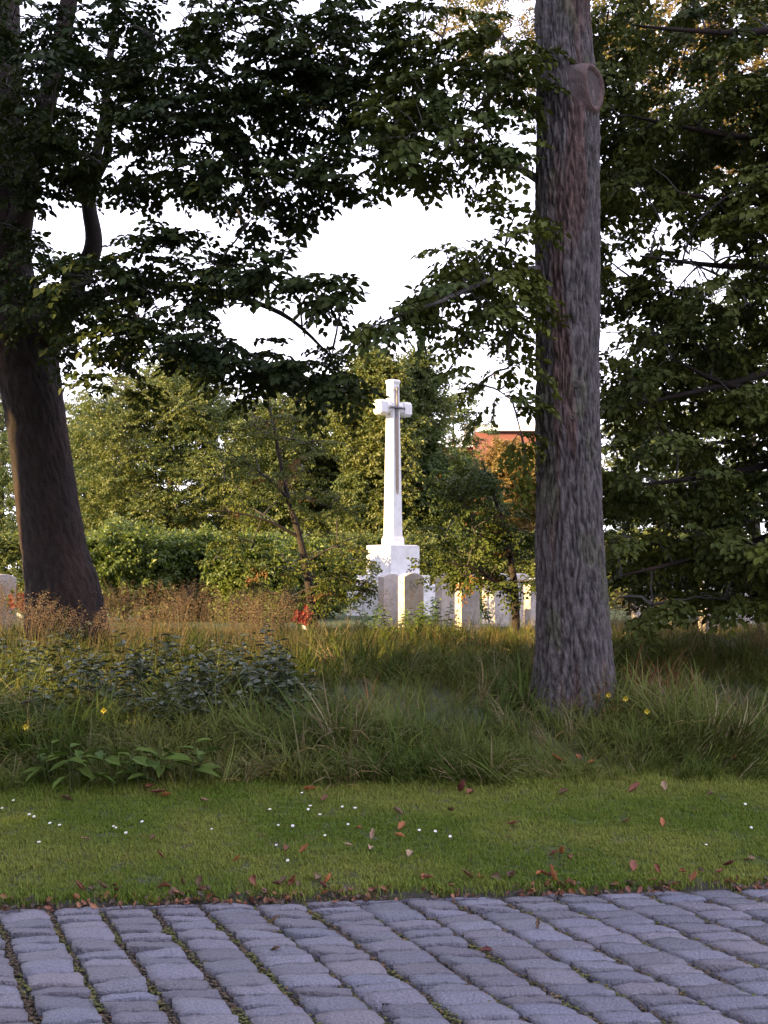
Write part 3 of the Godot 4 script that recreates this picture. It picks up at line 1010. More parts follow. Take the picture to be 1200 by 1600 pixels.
func far_tree(called: String, label: String, px: float, top: float, bottom: float, half_w: float, d: float, n: int, a: Color, b: Color, sd: int, o := {}) -> void:
	rng.seed = sd
	var k := d / F
	var base := at(px, 900, d)
	base.y = ground_h(base.x, base.z)
	var t := thing(called, base, label, o.get("category", "tree"), o.get("group", "trees beyond the graves"))
	var tp := at(px, top, d)
	var bt := at(px, bottom, d)
	var H := tp.y - base.y
	var w := half_w * k
	var lean := gauss(0.04)
	var pts := [base - Vector3(0, 0.1, 0), base + Vector3(lean * 0.3, H * 0.3, 0) , base + Vector3(lean, H * 0.65, gauss(0.1)), base + Vector3(lean * 2.0, H * 0.92, 0)]
	var r0 := 0.02 * H + 0.03
	var tb := Bag.new()
	var loc := []
	for p in pts: loc.append(p - base)
	var cl := curve(loc, 5)
	tube(tb, cl, curve([r0, r0 * 0.75, r0 * 0.4, 0.015], 5), 7, Color(0.06, 0.05, 0.042))
	put(tb.mesh(), "trunk", M.twig, t)
	var trunk := []
	for p in cl: trunk.append(p + base)
	var clumps := []
	var low: float = maxf(bt.y, base.y + 0.15)
	var nc: int = o.get("lobes", 26)
	for i in nc:
		var u := (i + 0.5) / nc
		var y := lerpf(low, tp.y, pow(u, 0.9))
		var prof := sin(PI * clampf(0.12 + 0.86 * (y - low) / maxf(tp.y - low, 0.1), 0, 1))
		prof = pow(prof, o.get("shape", 0.6))
		var an := i * 2.399 + rnd(-0.5, 0.5)
		var rr := w * prof * rnd(0.45, 0.82)
		var lr := w * rnd(0.24, 0.4)
		clumps.append([Vector3(base.x + cos(an) * rr, y - lr * 0.35, base.z + sin(an) * rr * 0.8), Vector3(lr, lr * rnd(0.55, 0.8), lr), int(n / nc), o.get("scale", 1.0)])
	var opt := {"seed": sd + 1, "sprays": far_sprays, "mat": M.far_leaf, "wood": Color(0.06, 0.05, 0.042), "tint_a": a, "tint_b": b, "limb": 0.012, "limb_max": 0.08, "flat": 0.8, "roll": 0.7, "hang": 0.0, "droop": 0.9, "patch": 0.6}
	for key in o: opt[key] = o[key]
	grow(t, trunk.slice(2), clumps, opt)

func build_far_trees() -> void:
	for i in 3:
		far_sprays.append(spray_mesh(200 + i, 0.46, 5, 0.105, 0.07, 0.75, 1, false))
	var ya := Color(0.085, 0.12, 0.034)
	var yb := Color(0.155, 0.17, 0.048)
	var ga := Color(0.06, 0.095, 0.033)
	var gb := Color(0.12, 0.15, 0.045)
	far_tree("round_tree", "broad round leafy tree catching the low sun behind the hedge", 265, 580, 850, 185, 42, 4400, ya, yb, 301, {"lobes": 40, "scale": 0.95})
	far_tree("small_tree", "small leafy tree between the leaning trunk and the broad round tree", 130, 640, 860, 90, 46, 1500, ga, yb, 303)
	far_tree("dark_tree", "dark green tree behind the leaning trunk", 0, 600, 870, 110, 56, 1900, ga, gb, 305, {"lobes": 30})
	far_tree("green_tree", "grey-green tree between the broad round tree and the cross", 470, 612, 850, 115, 36, 2500, Color(0.075, 0.11, 0.035), Color(0.145, 0.165, 0.048), 307, {"lobes": 34})
	far_tree("slender_tree", "slender leafy tree rising directly behind the cross", 590, 556, 850, 62, 32.5, 1700, Color(0.085, 0.12, 0.034), Color(0.155, 0.165, 0.046), 309, {"shape": 0.35, "lobes": 34})
	far_tree("spiky_tree", "olive tree with an upright spiky top right of the cross", 652, 560, 850, 42, 34, 1200, Color(0.08, 0.115, 0.034), Color(0.15, 0.16, 0.046), 311, {"shape": 0.5, "lobes": 30})
	far_tree("olive_shrub", "olive shrub below the white eave of the brick house", 700, 725, 870, 80, 33, 1500, ga, gb, 313, {"category": "shrub", "lobes": 26, "turned": 0.05, "turned_tint": Color(0.3, 0.14, 0.05)})
	far_tree("orange_shrub", "sunlit orange and yellow shrub in front of the brick house", 800, 695, 850, 55, 44, 1300, Color(0.22, 0.14, 0.045), Color(0.25, 0.2, 0.065), 315, {"category": "shrub"})
	far_tree("thin_tree", "thin-leaved tree standing before the wing of the brick house", 712, 605, 790, 48, 46, 260, ga, gb, 317, {"lobes": 14})
	far_tree("bright_shrub", "green and gold shrub glimpsed through the drooping boughs", 1030, 650, 870, 150, 42, 1400, ga, yb, 319, {"category": "shrub", "lobes": 30})
	far_tree("tall_tree", "tall autumn-tinted tree rising high above the drooping boughs", 1290, -160, 230, 340, 30, 2100, Color(0.11, 0.115, 0.03), Color(0.2, 0.13, 0.04), 321, {"lobes": 34, "shape": 0.4})
	far_tree("autumn_tree", "pale autumn-tinted treetop showing beside the furrowed trunk", 880, -120, 110, 200, 34, 700, Color(0.12, 0.125, 0.035), Color(0.2, 0.14, 0.045), 323, {"lobes": 16})
	far_tree("back_tree", "dark tree filling the view behind the drooping boughs", 1180, 420, 870, 170, 46, 1300, ga, gb, 325, {"lobes": 30})
	far_tree("back_tree", "dark tree closing the view behind the grey-green tree", 420, 690, 870, 190, 52, 1300, ga, gb, 327, {"lobes": 30})
	far_tree("back_tree", "low dark tree behind the pedestal of the cross", 600, 720, 870, 130, 50, 1100, ga, gb, 329, {"lobes": 26})
	far_tree("back_tree", "low dark tree in front of the foot of the brick house", 780, 745, 880, 130, 48, 1100, ga, gb, 331, {"lobes": 26})
	far_tree("back_tree", "dark tree closing the view beyond the leaning trunk", 80, 690, 870, 170, 54, 1200, ga, gb, 333, {"lobes": 26})
	# clipped hedge
	rng.seed = 41
	var hd := 29.0
	var base := at(420, 900, hd)
	base.y = ground_h(base.x, base.z)
	var t := thing("hedge", base, "long clipped light green hedge behind the headstones", "hedge")
	var spots := []
	var tints := []
	var wood := Bag.new()
	var x0 := at(-120, 900, hd).x - base.x
	var x1 := at(1150, 900, hd).x - base.x
	for k in 5600:
		var x := rnd(x0, x1)
		var top := 1.62 + 0.1 * noise.get_noise_1d(x * 2.0) + 0.04 * gauss()
		var p: Vector3
		var dir: Vector3
		if rnd() < 0.4:
			p = Vector3(x, top - absf(gauss(0.08)), rnd(-0.55, 0.55))
			dir = Vector3(gauss(), rnd(0.2, 1.4), gauss()).normalized()
		else:
			p = Vector3(x, rnd(0.0, top), rnd(0.25, 0.55) if rnd() < 0.8 else -0.5)
			dir = Vector3(gauss(), rnd(0.0, 1.0), 0.8 + gauss(0.5)).normalized()
		var up := Vector3(gauss(), 1.0, gauss(0.8)).normalized()
		var side := dir.cross(up).normalized()
		var s := rnd(0.55, 0.85)
		spots.append(Transform3D(Basis(dir * s, side.cross(dir) * s, -side * s), p))
		tints.append(Color(0.1, 0.13, 0.035).lerp(Color(0.17, 0.195, 0.058), clampf(0.5 + noise.get_noise_2d(x, p.y * 2.0) + gauss(0.2), 0, 1)))
	scatter(far_sprays[0], "foliage", M.far_leaf, spots, tints, t)
	var xx := x0
	while xx < x1:
		tube(wood, [Vector3(xx, -0.05, 0), Vector3(xx + gauss(0.05), 0.7, gauss(0.05)), Vector3(xx + gauss(0.1), 1.4, gauss(0.1))], [0.03, 0.02, 0.008], 5, Color(0.06, 0.05, 0.04))
		xx += 0.5
	tag(put(wood.mesh(), "stems", M.twig, t), "", "", "", "stuff")
	# loose shrubs between the leaning tree and the cross
	var sa := Color(0.07, 0.11, 0.024)
	var sb2 := Color(0.14, 0.18, 0.042)
	var i := 0
	for q in [[195, 832, 70, 20.5, "rounded green shrub close to the leaning trunk"], [300, 842, 64, 21.5, "spreading green shrub below the broad round tree"], [390, 850, 62, 20.5, "dark green shrub left of the thin-stemmed sapling"], [480, 856, 55, 22.0, "dark green shrub behind the thin-stemmed sapling"]]:
		far_tree("shrub", q[4], q[0], q[1], 940, q[2], q[3], 700, sa, sb2, 340 + i * 3, {"category": "shrub", "group": "shrubs along the graves", "scale": 0.8, "lobes": 20, "shape": 0.35})
		i += 1

# ------------------------------------------------------------------ unseen trees on the sun's side, placed and shaped to shade the road
func build_shade_trees() -> void:
	var big := [spray_mesh(260, 0.9, 6, 0.3, 0.22, 0.8, 1, false)]
	rng.seed = 55
	var row := [[-12.7, -7.2, 14.5, 7.7], [-9.2, -1.3, 13.5, 2.4], [-7.1, 1.9, 14.0, 2.4], [-4.9, 5.8, 14.0, 2.4], [-14.6, 3.3, 15.0, 2.6], [-12.6, 6.1, 15.0, 2.4], [-10.0, 9.8, 15.0, 2.4], [-17.0, -4.2, 16.0, 9.6]]
	for i in row.size():
		var q: Array = row[i]
		var base := Vector3(q[0], 0, q[1])
		base.y = ground_h(base.x, base.z)
		var t := thing("unseen_shade_tree", base, "tall leafy tree out of view, placed to shade the road and bank", "tree", "unseen trees shading the road and bank")
		var H: float = q[2]
		var tb := Bag.new()
		var pts := [Vector3(0, -0.1, 0), Vector3(0.1, H * 0.35, 0), Vector3(-0.1, H * 0.7, 0.1), Vector3(0, H * 0.93, 0)]
		tube(tb, curve(pts, 4), curve([0.4, 0.3, 0.18, 0.03], 4), 8, Color(0.08, 0.07, 0.06))
		put(tb.mesh(), "trunk", M.twig, t)
		var trunk := []
		for p in curve(pts, 4): trunk.append(p + base)
		var cl := []
		for k in 30:
			var u := (k + 0.5) / 30.0
			var y := lerpf(q[3], H - 1.2, u)
			var w := 3.3 * pow(sin(PI * clampf(0.15 + u * 0.78, 0, 1)), 0.45)
			var an := k * 2.399
			var rr := w * rnd(0.4, 0.8)
			cl.append([base + Vector3(cos(an) * rr, y, sin(an) * rr), Vector3(1.5, 1.1, 1.5), 16, 1.25])
		grow(t, trunk.slice(4), cl, {"seed": 400 + i, "sprays": big, "mat": M.far_leaf, "wood": Color(0.06, 0.05, 0.042), "tint_a": Color(0.04, 0.07, 0.02), "tint_b": Color(0.08, 0.11, 0.03), "flat": 0.8, "roll": 0.8, "limb": 0.02})

# ------------------------------------------------------------------ young trees among the graves
func build_saplings() -> void:
	var sp := []
	for i in 3:
		sp.append(spray_mesh(150 + i, 0.4, 4, 0.07, 0.045, 0.55, 1, true))
	var D := 17.0
	var b := at(492, 975, D)
	b.y = ground_h(b.x, b.z) - 0.03
	var t := thing("sapling", b, "thin-stemmed sapling with sparse olive leaves left of the cross", "tree")
	var tone := func(a: float, l: float, p: Vector3, f1: float, f2: float) -> Color: return Color(0.06, 0.05, 0.045) * (1.0 + 0.3 * f2)
	var stem := bark_trunk(t, "trunk", [b, at(480, 900, D), at(468, 840, D), at(448, 770, D), at(432, 690, D), at(420, 630, D), at(412, 590, D)], [0.07, 0.06, 0.05, 0.036, 0.026, 0.015, 0.006], 10, 8, 0.002, tone)
	var lb := bark_trunk(t, "limb", [at(452, 780, D), at(415, 745, 16.8), at(370, 715, 16.6), at(320, 690, 16.5)], [0.026, 0.018, 0.012, 0.005], 8, 5, 0.001, tone)
	var lc := bark_trunk(t, "limb", [at(468, 840, D), at(420, 815, 16.8), at(360, 800, 16.6), at(310, 800, 16.4)], [0.028, 0.02, 0.012, 0.005], 8, 5, 0.001, tone)
	var ld := bark_trunk(t, "limb", [at(475, 880, D), at(510, 860, 17), at(540, 845, 17.2), at(565, 838, 17.3)], [0.022, 0.016, 0.01, 0.005], 8, 5, 0.001, tone)
	var L := []
	rng.seed = 61
	for k in 64:
		var u := rnd()
		var py := lerpf(625, 930, u)
		var w := lerpf(35, 125, sqrt(u))
		var cx := lerpf(420, 455, u)
		L.append([cx + rnd(-w, w), py, rnd(16.3, 17.8), 26, 13, 0.3, 3 if py < 800 else 4, 0.8])
	for q in [[540, 910], [555, 925], [520, 930], [500, 915], [565, 915], [530, 895], [450, 935], [420, 925]]:
		L.append([q[0], q[1], 16.8, 22, 10, 0.25, 6, 0.75])
	grow(t, stem.slice(8) + lb + lc + ld, px_clumps(L), {"seed": 62, "sprays": sp, "mat": M.leaf, "wood": Color(0.05, 0.042, 0.038), "tint_a": Color(0.07, 0.095, 0.02), "tint_b": Color(0.14, 0.15, 0.035), "near": true, "limb": 0.007, "limb_max": 0.016, "turned": 0.08, "turned_tint": Color(0.16, 0.085, 0.04)})
	D = 14.6
	b = at(806, 965, D)
	b.y = ground_h(b.x, b.z) - 0.03
	t = thing("sapling", b, "young leafy tree between the headstones and the furrowed trunk", "tree")
	stem = bark_trunk(t, "trunk", [b, at(804, 920, D), at(795, 860, D), at(780, 800, D), at(768, 765, D), at(758, 735, D), at(752, 715, D)], [0.06, 0.05, 0.042, 0.03, 0.022, 0.012, 0.005], 10, 8, 0.002, tone)
	lb = bark_trunk(t, "limb", [at(803, 925, D), at(775, 912, 14.4), at(745, 890, 14.2), at(720, 882, 14.1), at(690, 878, 14.0)], [0.03, 0.024, 0.018, 0.012, 0.005], 8, 5, 0.001, tone)
	L = []
	for k in 60:
		var u := rnd()
		var py := lerpf(735, 915, u)
		var w := lerpf(30, 85, sqrt(u))
		var cx := lerpf(750, 770, u)
		var n := 4
		if py > 880 and cx < 740: n = 1
		L.append([cx + rnd(-w, w), py, rnd(14.0, 15.4), 24, 13, 0.3, n, 0.8])
	grow(t, stem.slice(8) + lb, px_clumps(L), {"seed": 64, "sprays": sp, "mat": M.leaf, "wood": Color(0.05, 0.042, 0.038), "tint_a": Color(0.045, 0.075, 0.018), "tint_b": Color(0.1, 0.12, 0.03), "near": true, "limb": 0.007, "limb_max": 0.016, "turned": 0.06, "turned_tint": Color(0.17, 0.09, 0.04)})

# ------------------------------------------------------------------ grass
func blade(b: Bag, p: Vector3, dir: Vector3, h: float, lean: float, w: float, col: Color, segs: int) -> void:
	var side := dir.cross(Vector3.UP).normalized()
	var prev_l := p - side * w * 0.5
	var prev_r := p + side * w * 0.5
	for i in segs:
		var t := (i + 1.0) / segs
		var ang := lean * t
		var q := p + Vector3.UP * h * (sin(ang) / maxf(lean, 0.05)) + dir * h * ((1.0 - cos(ang)) / maxf(lean, 0.05))
		var ww := w * (1.0 - t * t) * 0.5 + 0.0004
		var l := q - side * ww
		var r := q + side * ww
		b.quad(prev_l, l, r, prev_r, col)
		prev_l = l
		prev_r = r

func tuft(sd: int, n: int, h: float, spread: float, lean: float, w: float, segs: int) -> ArrayMesh:
	rng.seed = sd
	var b := Bag.new()
	for i in n:
		var an := rnd(0, TAU)
		var dir := Vector3(cos(an), 0, sin(an))
		var g := rnd(0.7, 1.3)
		var col := Color(g * rnd(0.85, 1.25), g, g * rnd(0.7, 1.1))
		if rnd() < 0.1: col = Color(g * 2.2, g * 1.35, g * 1.7)
		blade(b, Vector3(gauss(spread), -0.01, gauss(spread)), dir, h * rnd(0.55, 1.15), maxf(0.15, lean * rnd(0.4, 1.5)), w * rnd(0.7, 1.3), col, segs)
	return b.mesh()

func build_lawn() -> void:
	var tf := [tuft(501, 14, 0.05, 0.018, 0.8, 0.004, 2), tuft(502, 14, 0.045, 0.018, 1.1, 0.004, 2)]
	rng.seed = 71
	var holder := Node3D.new()
	holder.name = "lawn"
	add_child(holder)
	tag(holder, "strip of short mown grass between the setts and the long grass", "lawn", "", "stuff")
	for i in 2:
		var spots := []
		var tints := []
		for k in 23000:
			var x := rnd(-3.7, 3.7)
			var u := rnd(0.03, 2.75)
			var z := -(u + 5.69 + 0.095 * x)
			var edge := 0.07 + 0.05 * noise.get_noise_1d(x * 6.0)
			if u < edge and rnd() < 0.85: continue
			var n := noise.get_noise_2d(x * 1.6, z * 1.6)
			var n2 := noise.get_noise_2d(x * 7.0 + 50.0, z * 7.0)
			if n2 > 0.33 and rnd() < 0.6: continue
			var s := rnd(0.6, 1.2) * (0.85 + 0.5 * smoothstep(2.0, 2.7, u))
			if u < 0.2: s *= rnd(0.7, 1.5)
			spots.append(Transform3D(Basis(Vector3.UP, rnd(0, TAU)).scaled(Vector3(s, s * rnd(0.7, 1.15), s)), on_ground(x, z)))
			var col := Color(0.105, 0.155, 0.024).lerp(Color(0.19, 0.215, 0.048), clampf(0.5 + n * 1.3 + gauss(0.15), 0, 1))
			if rnd() < 0.03: col = Color(0.17, 0.14, 0.06)
			tints.append(col)
		scatter(tf[i], "grass", M.grass, spots, tints, holder)

func build_bank() -> void:
	var tf := [tuft(511, 12, 0.42, 0.035, 1.4, 0.009, 3), tuft(512, 11, 0.52, 0.04, 1.9, 0.009, 4), tuft(513, 13, 0.36, 0.045, 2.3, 0.0085, 3)]
	rng.seed = 81
	var holder := Node3D.new()
	holder.name = "long_grass"
	add_child(holder)
	tag(holder, "long unmown drooping grass covering the bank", "grass", "", "stuff")
	var density := [6800, 6000, 6000]
	for i in 3:
		var spots := []
		var tints := []
		for k in density[i]:
			var x := rnd(-8.5, 8.5)
			var u := rnd(2.2, 11.2)
			if rnd() < 0.25: u = rnd(2.2, 3.6)
			var z := -(u + 5.69 + 0.095 * x)
			if absf(x) > 0.35 * -z + 0.9: continue
			var n := noise.get_noise_2d(x * 1.1, z * 1.1)
			if u < 2.45 + 0.2 * noise.get_noise_1d(x * 2.0): continue
			var s := rnd(0.6, 1.2) * (0.85 + 0.7 * n)
			if u < 2.9: s *= rnd(0.75, 1.0)
			if u > 8.0: s *= 0.62
			var wind := noise.get_noise_2d(x * 1.7 + 70.0, z * 1.7) * 1.5
			var lie := Basis(Vector3(1, 0, 0), (rnd(0.0, 0.5) if u < 4.5 else gauss(0.15)) + wind * 0.3) * Basis(Vector3(0, 0, 1), gauss(0.2) + wind)
			spots.append(Transform3D(lie * Basis(Vector3.UP, rnd(0, TAU)).scaled(Vector3(s, s, s)), on_ground(x, z)))
			var f := clampf(0.5 + noise.get_noise_2d(x * 0.9 + 20.0, z * 0.9) * 1.6 + gauss(0.2), 0, 1)
			var col := Color(0.06, 0.082, 0.017).lerp(Color(0.118, 0.13, 0.034), f)
			if rnd() < 0.1 + 0.25 * smoothstep(5.5, 9.0, u): col = Color(0.2, 0.155, 0.085) * rnd(0.7, 1.15)
			tints.append(col)
		scatter(tf[i], "grass", M.grass, spots, tints, holder)
	# flowering heads of the grasses
	rng.seed = 82
	var b := Bag.new()
	for s in 4:
		var an := rnd(0, TAU)
		var dir := Vector3(cos(an), 0, sin(an))
		var p0 := Vector3(gauss(0.03), 0, gauss(0.03))
		var h := rnd(0.55, 0.8)
		var p1 := p0 + dir * 0.06 + Vector3(0, h * 0.6, 0)
		var p2 := p0 + dir * 0.2 + Vector3(0, h, 0)
		tube(b, [p0, p1, p2], [0.0016, 0.0014, 0.001], 3, Color(0.9, 0.85, 0.7))
		for k in 26:
			var t := rnd(0.62, 1.02)
			var q := p1.lerp(p2, (t - 0.5) * 2.0)
			var d2 := Vector3(gauss(), rnd(0.0, 1.0), gauss()).normalized()
			var l := rnd(0.02, 0.055) * (1.35 - t)
			leaf(b, q + d2 * l, d2, Vector3(gauss(), 1, gauss()).normalized(), 0.024, 0.009, Color(1.1, 0.9, 0.85) * rnd(0.8, 1.2), 1)
	var seed_mesh := b.mesh()
	var spots := []
	var tints := []
	for k in 750:
		var px := rnd(-60, 1260)
		var u := rnd(5.6, 10.6)
		var z := -(u + 5.6)
		var x := (px - 600.0) / F * -z
		var keep := 0.18
		if px < 480.0: keep = 0.75
		elif px > 960.0: keep = 0.5
		elif px > 540.0 and px < 850.0: keep = 0.04
		if rnd() > keep: continue
		var s := rnd(0.7, 1.1)
		spots.append(Transform3D((Basis(Vector3(1, 0, 0), gauss(0.15)) * Basis(Vector3.UP, rnd(0, TAU))).scaled(Vector3(s, s, s)), on_ground(x, z)))
		tints.append(Color(0.14, 0.1, 0.08).lerp(Color(0.17, 0.14, 0.09), rnd()))
	scatter(seed_mesh, "flowering_grass", M.grass, spots, tints, holder)

# ------------------------------------------------------------------ weeds, leaves, flowers
func weed(called: String, label: String, where: Vector3, h: float, n_stems: int, leaf_len: float, leaf_w: float, a: Color, b: Color, sd: int, group: String, mat_name := "weed_leaf") -> void:
	rng.seed = sd
	var t := thing(called, where, label, "plant", group, rnd(0, TAU))
	for i in n_stems:
		var an := rnd(0, TAU)
		var out := Vector3(cos(an), 0, sin(an))
		var hh := h * rnd(0.7, 1.1)
		var p0 := out * rnd(0.0, 0.08)
		var p2 := p0 + out * hh * rnd(0.15, 0.5) + Vector3(0, hh, 0)
		var p1 := p0.lerp(p2, 0.5) + Vector3(0, hh * 0.12, 0)
		var sb := Bag.new()
		tube(sb, [p0 - Vector3(0, 0.03, 0), p1, p2], [0.005, 0.004, 0.002], 4, Color(0.07, 0.08, 0.035))
		var stem := put(sb.mesh(), "stem", M.grass, t)
		var n := maxi(4, int(hh / (leaf_len * 0.3)))
		for k in n:
			var u := 0.25 + 0.78 * (k + 0.5) / n
			var q := p0.lerp(p1, u * 2.0) if u < 0.5 else p1.lerp(p2, u * 2.0 - 1.0)
			var la := k * 2.4 + an
			var dir := Vector3(cos(la), rnd(-0.25, 0.35), sin(la)).normalized()
			var up := Vector3(gauss(0.25), 1, gauss(0.25)).normalized()
			var lf := Bag.new()
			leaf(lf, q, dir, up, leaf_len * rnd(0.7, 1.15) * (1.1 - 0.45 * u), leaf_w * rnd(0.8, 1.1) * (1.1 - 0.4 * u), a.lerp(b, rnd()), 2)
			put(lf.mesh(), "leaf", M[mat_name], stem)

func build_small_things() -> void:
	# dark broad-leaved weeds
	var i := 0
	for q in [[90, 1075], [150, 1040], [205, 1075], [255, 1030], [300, 1060], [330, 1095], [385, 1075], [430, 1105], [470, 1085], [280, 1105], [180, 1100], [360, 1035], [60, 1040], [240, 1080], [410, 1050], [120, 1100], [30, 1070], [75, 1115], [210, 1120], [250, 1130], [310, 1125], [370, 1120], [400, 1090], [450, 1125], [150, 1075], [225, 1050], [340, 1065], [440, 1070], [20, 1020], [100, 1020]]:
		var p := to_ground(q[0], q[1] + 25)
		weed("dark_weed", "dark purplish broad-leaved weed rising from the long grass", p, rnd(0.35, 0.58), 5, 0.13, 0.066, Color(0.034, 0.05, 0.024), Color(0.07, 0.08, 0.046), 600 + i, "dark broad-leaved weeds on the bank")
		i += 1
	for q in [[580, 990], [615, 1000], [655, 990], [690, 985], [730, 985], [640, 1005], [440, 990], [415, 1000], [770, 975]]:
		var p := to_ground(q[0], q[1] + 6)
		weed("green_weed", "bright green leafy weed growing in front of the headstones", p, rnd(0.35, 0.55), 4, 0.1, 0.065, Color(0.075, 0.13, 0.02), Color(0.12, 0.18, 0.03), 640 + i, "bright leafy weeds before the headstones")
		i += 1
	for q in [[85, 1222], [120, 1232], [190, 1228], [235, 1226], [290, 1225]]:
		var p := to_ground(q[0], q[1] + 6)
		weed("dock_plant", "low dock plant with long green leaves at the lawn edge", p, 0.28, 4, 0.25, 0.085, Color(0.05, 0.085, 0.02), Color(0.085, 0.12, 0.026), 670 + i, "dock plants at the foot of the bank", "grass")
		i += 1
	# dry russet tufts beside the furrowed trunk
	var dry := tuft(690, 30, 0.4, 0.05, 1.9, 0.007, 5)
	rng.seed = 91
	for q in [[985, 1095], [1025, 1085], [1075, 1100], [940, 1120], [1180, 1010], [570, 1115], [1000, 1070], [1050, 1070], [1010, 1105], [1060, 1085]]:
		var m := put(dry, "dry_grass_tuft", M.grass)
		m.position = to_ground(q[0], q[1] + 10)
		m.rotation.y = rnd(0, TAU)
		m.scale = Vector3.ONE * rnd(1.2, 1.5)
		m.mesh = tint_mesh(dry, Color(0.2, 0.1, 0.05) * rnd(0.8, 1.1))
		tag(m, "russet tuft of dead grass lying in the green bank", "grass tuft", "dead grass tufts")
	# yellow flowers
	for q in [[160, 1150], [38, 1178], [945, 1122], [972, 1128], [1005, 1150]]:
		var p := to_ground(q[0], q[1] + 20)
		var t := thing("yellow_flower", p, "small yellow flower standing in the long grass", "flower", "yellow flowers on the bank")
		var sb := Bag.new()
		tube(sb, [Vector3(0, -0.02, 0), Vector3(0.01, 0.15, 0.02), Vector3(0.02, 0.3, 0.05)], [0.003, 0.0025, 0.002], 4, Color(0.08, 0.12, 0.03))
		put(sb.mesh(), "stem", M.grass, t)
		sb = Bag.new()
		for k in 8:
			var an := TAU * k / 8.0
			leaf(sb, Vector3(0.02, 0.3, 0.05), Vector3(cos(an), sin(an) * 0.8 + 0.2, 0.6).normalized(), Vector3.UP, 0.03, 0.018, Color(0.62, 0.5, 0.05), 2)
		put(sb.mesh(), "flower_head", M.petal, t)
	# daisies
	var db := Bag.new()
	for k in 12:
		var an := TAU * k / 12.0
		leaf(db, Vector3(0, 0.05, 0), Vector3(cos(an), 0.3, sin(an)).normalized(), Vector3.UP, 0.012, 0.006, Color(0.8, 0.79, 0.8), 1)
	tube(db, [Vector3(0, 0.0, 0), Vector3(0, 0.05, 0)], [0.001, 0.001], 3, Color(0.1, 0.15, 0.04))
	tube(db, [Vector3(0, 0.05, 0), Vector3(0, 0.054, 0), Vector3(0, 0.056, 0)], [0.004, 0.003, 0.0005], 6, Color(0.6, 0.45, 0.03))
	var daisy := db.mesh()
	for q in [[4, 1263], [22, 1251], [47, 1275], [55, 1276], [79, 1289], [94, 1293], [178, 1293], [182, 1294], [198, 1303], [223, 1285], [331, 1296], [422, 1267], [435, 1290], [458, 1291], [485, 1263], [482, 1264], [500, 1276], [535, 1259], [544, 1287], [555, 1266], [508, 1306], [450, 1345], [432, 1322], [472, 1240], [703, 1307], [680, 1299], [1163, 1257], [1172, 1293], [1103, 1321], [62, 1320], [655, 1300]]:
		var o := put(daisy, "daisy", M.petal)
		o.position = to_ground(q[0], q[1] + 8)
		var s := rnd(0.7, 1.05)
		o.basis = (Basis(Vector3(1, 0, 0), rnd(0.2, 0.7)) * Basis(Vector3.UP, rnd(0, TAU))).scaled(Vector3(s, s, s))
		tag(o, "tiny white daisy flowering in the mown grass", "flower", "daisies in the mown strip")
	# fallen leaves
	var fl := []
	for k in 6:
		fl.append(curled_leaf(700 + k))
	rng.seed = 95
	var tones := [["russet", Color(0.14, 0.045, 0.02)], ["brown", Color(0.11, 0.062, 0.03)], ["orange", Color(0.26, 0.09, 0.025)], ["tan", Color(0.26, 0.17, 0.1)], ["dark red", Color(0.09, 0.018, 0.014)]]
	var placed := [[485, 1240, 2, 1.2], [507, 1256, 0, 0.9], [245, 1247, 0, 1.4], [258, 1250, 2, 1.0], [232, 1238, 0, 1.1], [105, 1254, 1, 1.3], [725, 1240, 4, 1.6], [735, 1243, 0, 1.2], [870, 1207, 2, 1.4], [905, 1205, 2, 1.3], [925, 1210, 2, 1.0], [880, 1243, 1, 1.1], [990, 1240, 0, 1.3], [1040, 1236, 3, 1.1], [475, 1337, 2, 0.9], [447, 1331, 0, 0.8], [545, 1329, 3, 0.7], [578, 1330, 3, 0.7], [625, 1300, 2, 1.0], [625, 1314, 2, 0.9], [622, 1276, 1, 1.0], [860, 1379, 2, 1.3], [730, 1378, 1, 1.0], [800, 1295, 0, 0.9], [877, 1340, 2, 0.9], [866, 1342, 0, 0.8], [1033, 1294, 2, 0.9], [978, 1292, 1, 0.8], [1150, 1203, 2, 1.0], [1172, 1350, 3, 0.9], [640, 1340, 3, 0.9], [582, 1313, 3, 0.9], [370, 1352, 2, 0.7], [250, 1345, 0, 0.7], [135, 1320, 3, 0.8], [238, 1317, 1, 0.8], [705, 1275, 1, 0.9], [430, 1498, 1, 0.6], [428, 1455, 1, 0.7], [760, 1500, 4, 0.7], [875, 1405, 3, 0.8], [840, 1460, 1, 0.6], [1110, 1246, 1, 0.9], [560, 1300, 2, 0.7], [320, 1258, 3, 0.8], [890, 1345, 0, 0.7], [1085, 1378, 2, 0.9], [1125, 1372, 0, 1.0]]
	for k in 34:
		var px := rnd(-10, 1210)
		placed.append([px, 1399 - px * 0.027 + gauss(4.0), [0, 1, 1, 2, 4][rng.randi_range(0, 4)], rnd(0.6, 1.0)])
	for q in placed:
		var tone: Array = tones[q[2]]
		var p := to_ground(q[0], q[1])
		var o := put(tint_mesh(fl[rng.randi_range(0, 5)], tone[1] * rnd(0.8, 1.15)), "fallen_leaf", M.dry_leaf)
		var u := bank(p.x, p.z)
		p.y += 0.022 if u > 0.15 else (0.038 if u < 0.0 else 0.012)
		if u > 2.4: p.y += 0.06
		o.position = p
		o.basis = (Basis.from_euler(Vector3(gauss(0.3), rnd(0, TAU), gauss(0.3)))).scaled(Vector3.ONE * q[3] * 0.85)
		var spot := "lying on the mown grass"
		if u < 0.0: spot = "lying on the granite setts"
		elif u < 0.3: spot = "on the seam between grass and setts"
		elif u > 2.2: spot = "at the foot of the long grass"
		tag(o, "curled %s fallen leaf %s" % [tone[0], spot], "leaf", "fallen leaves on the ground")
	# crumbled litter on the seam
	var spots := []
	var tints := []
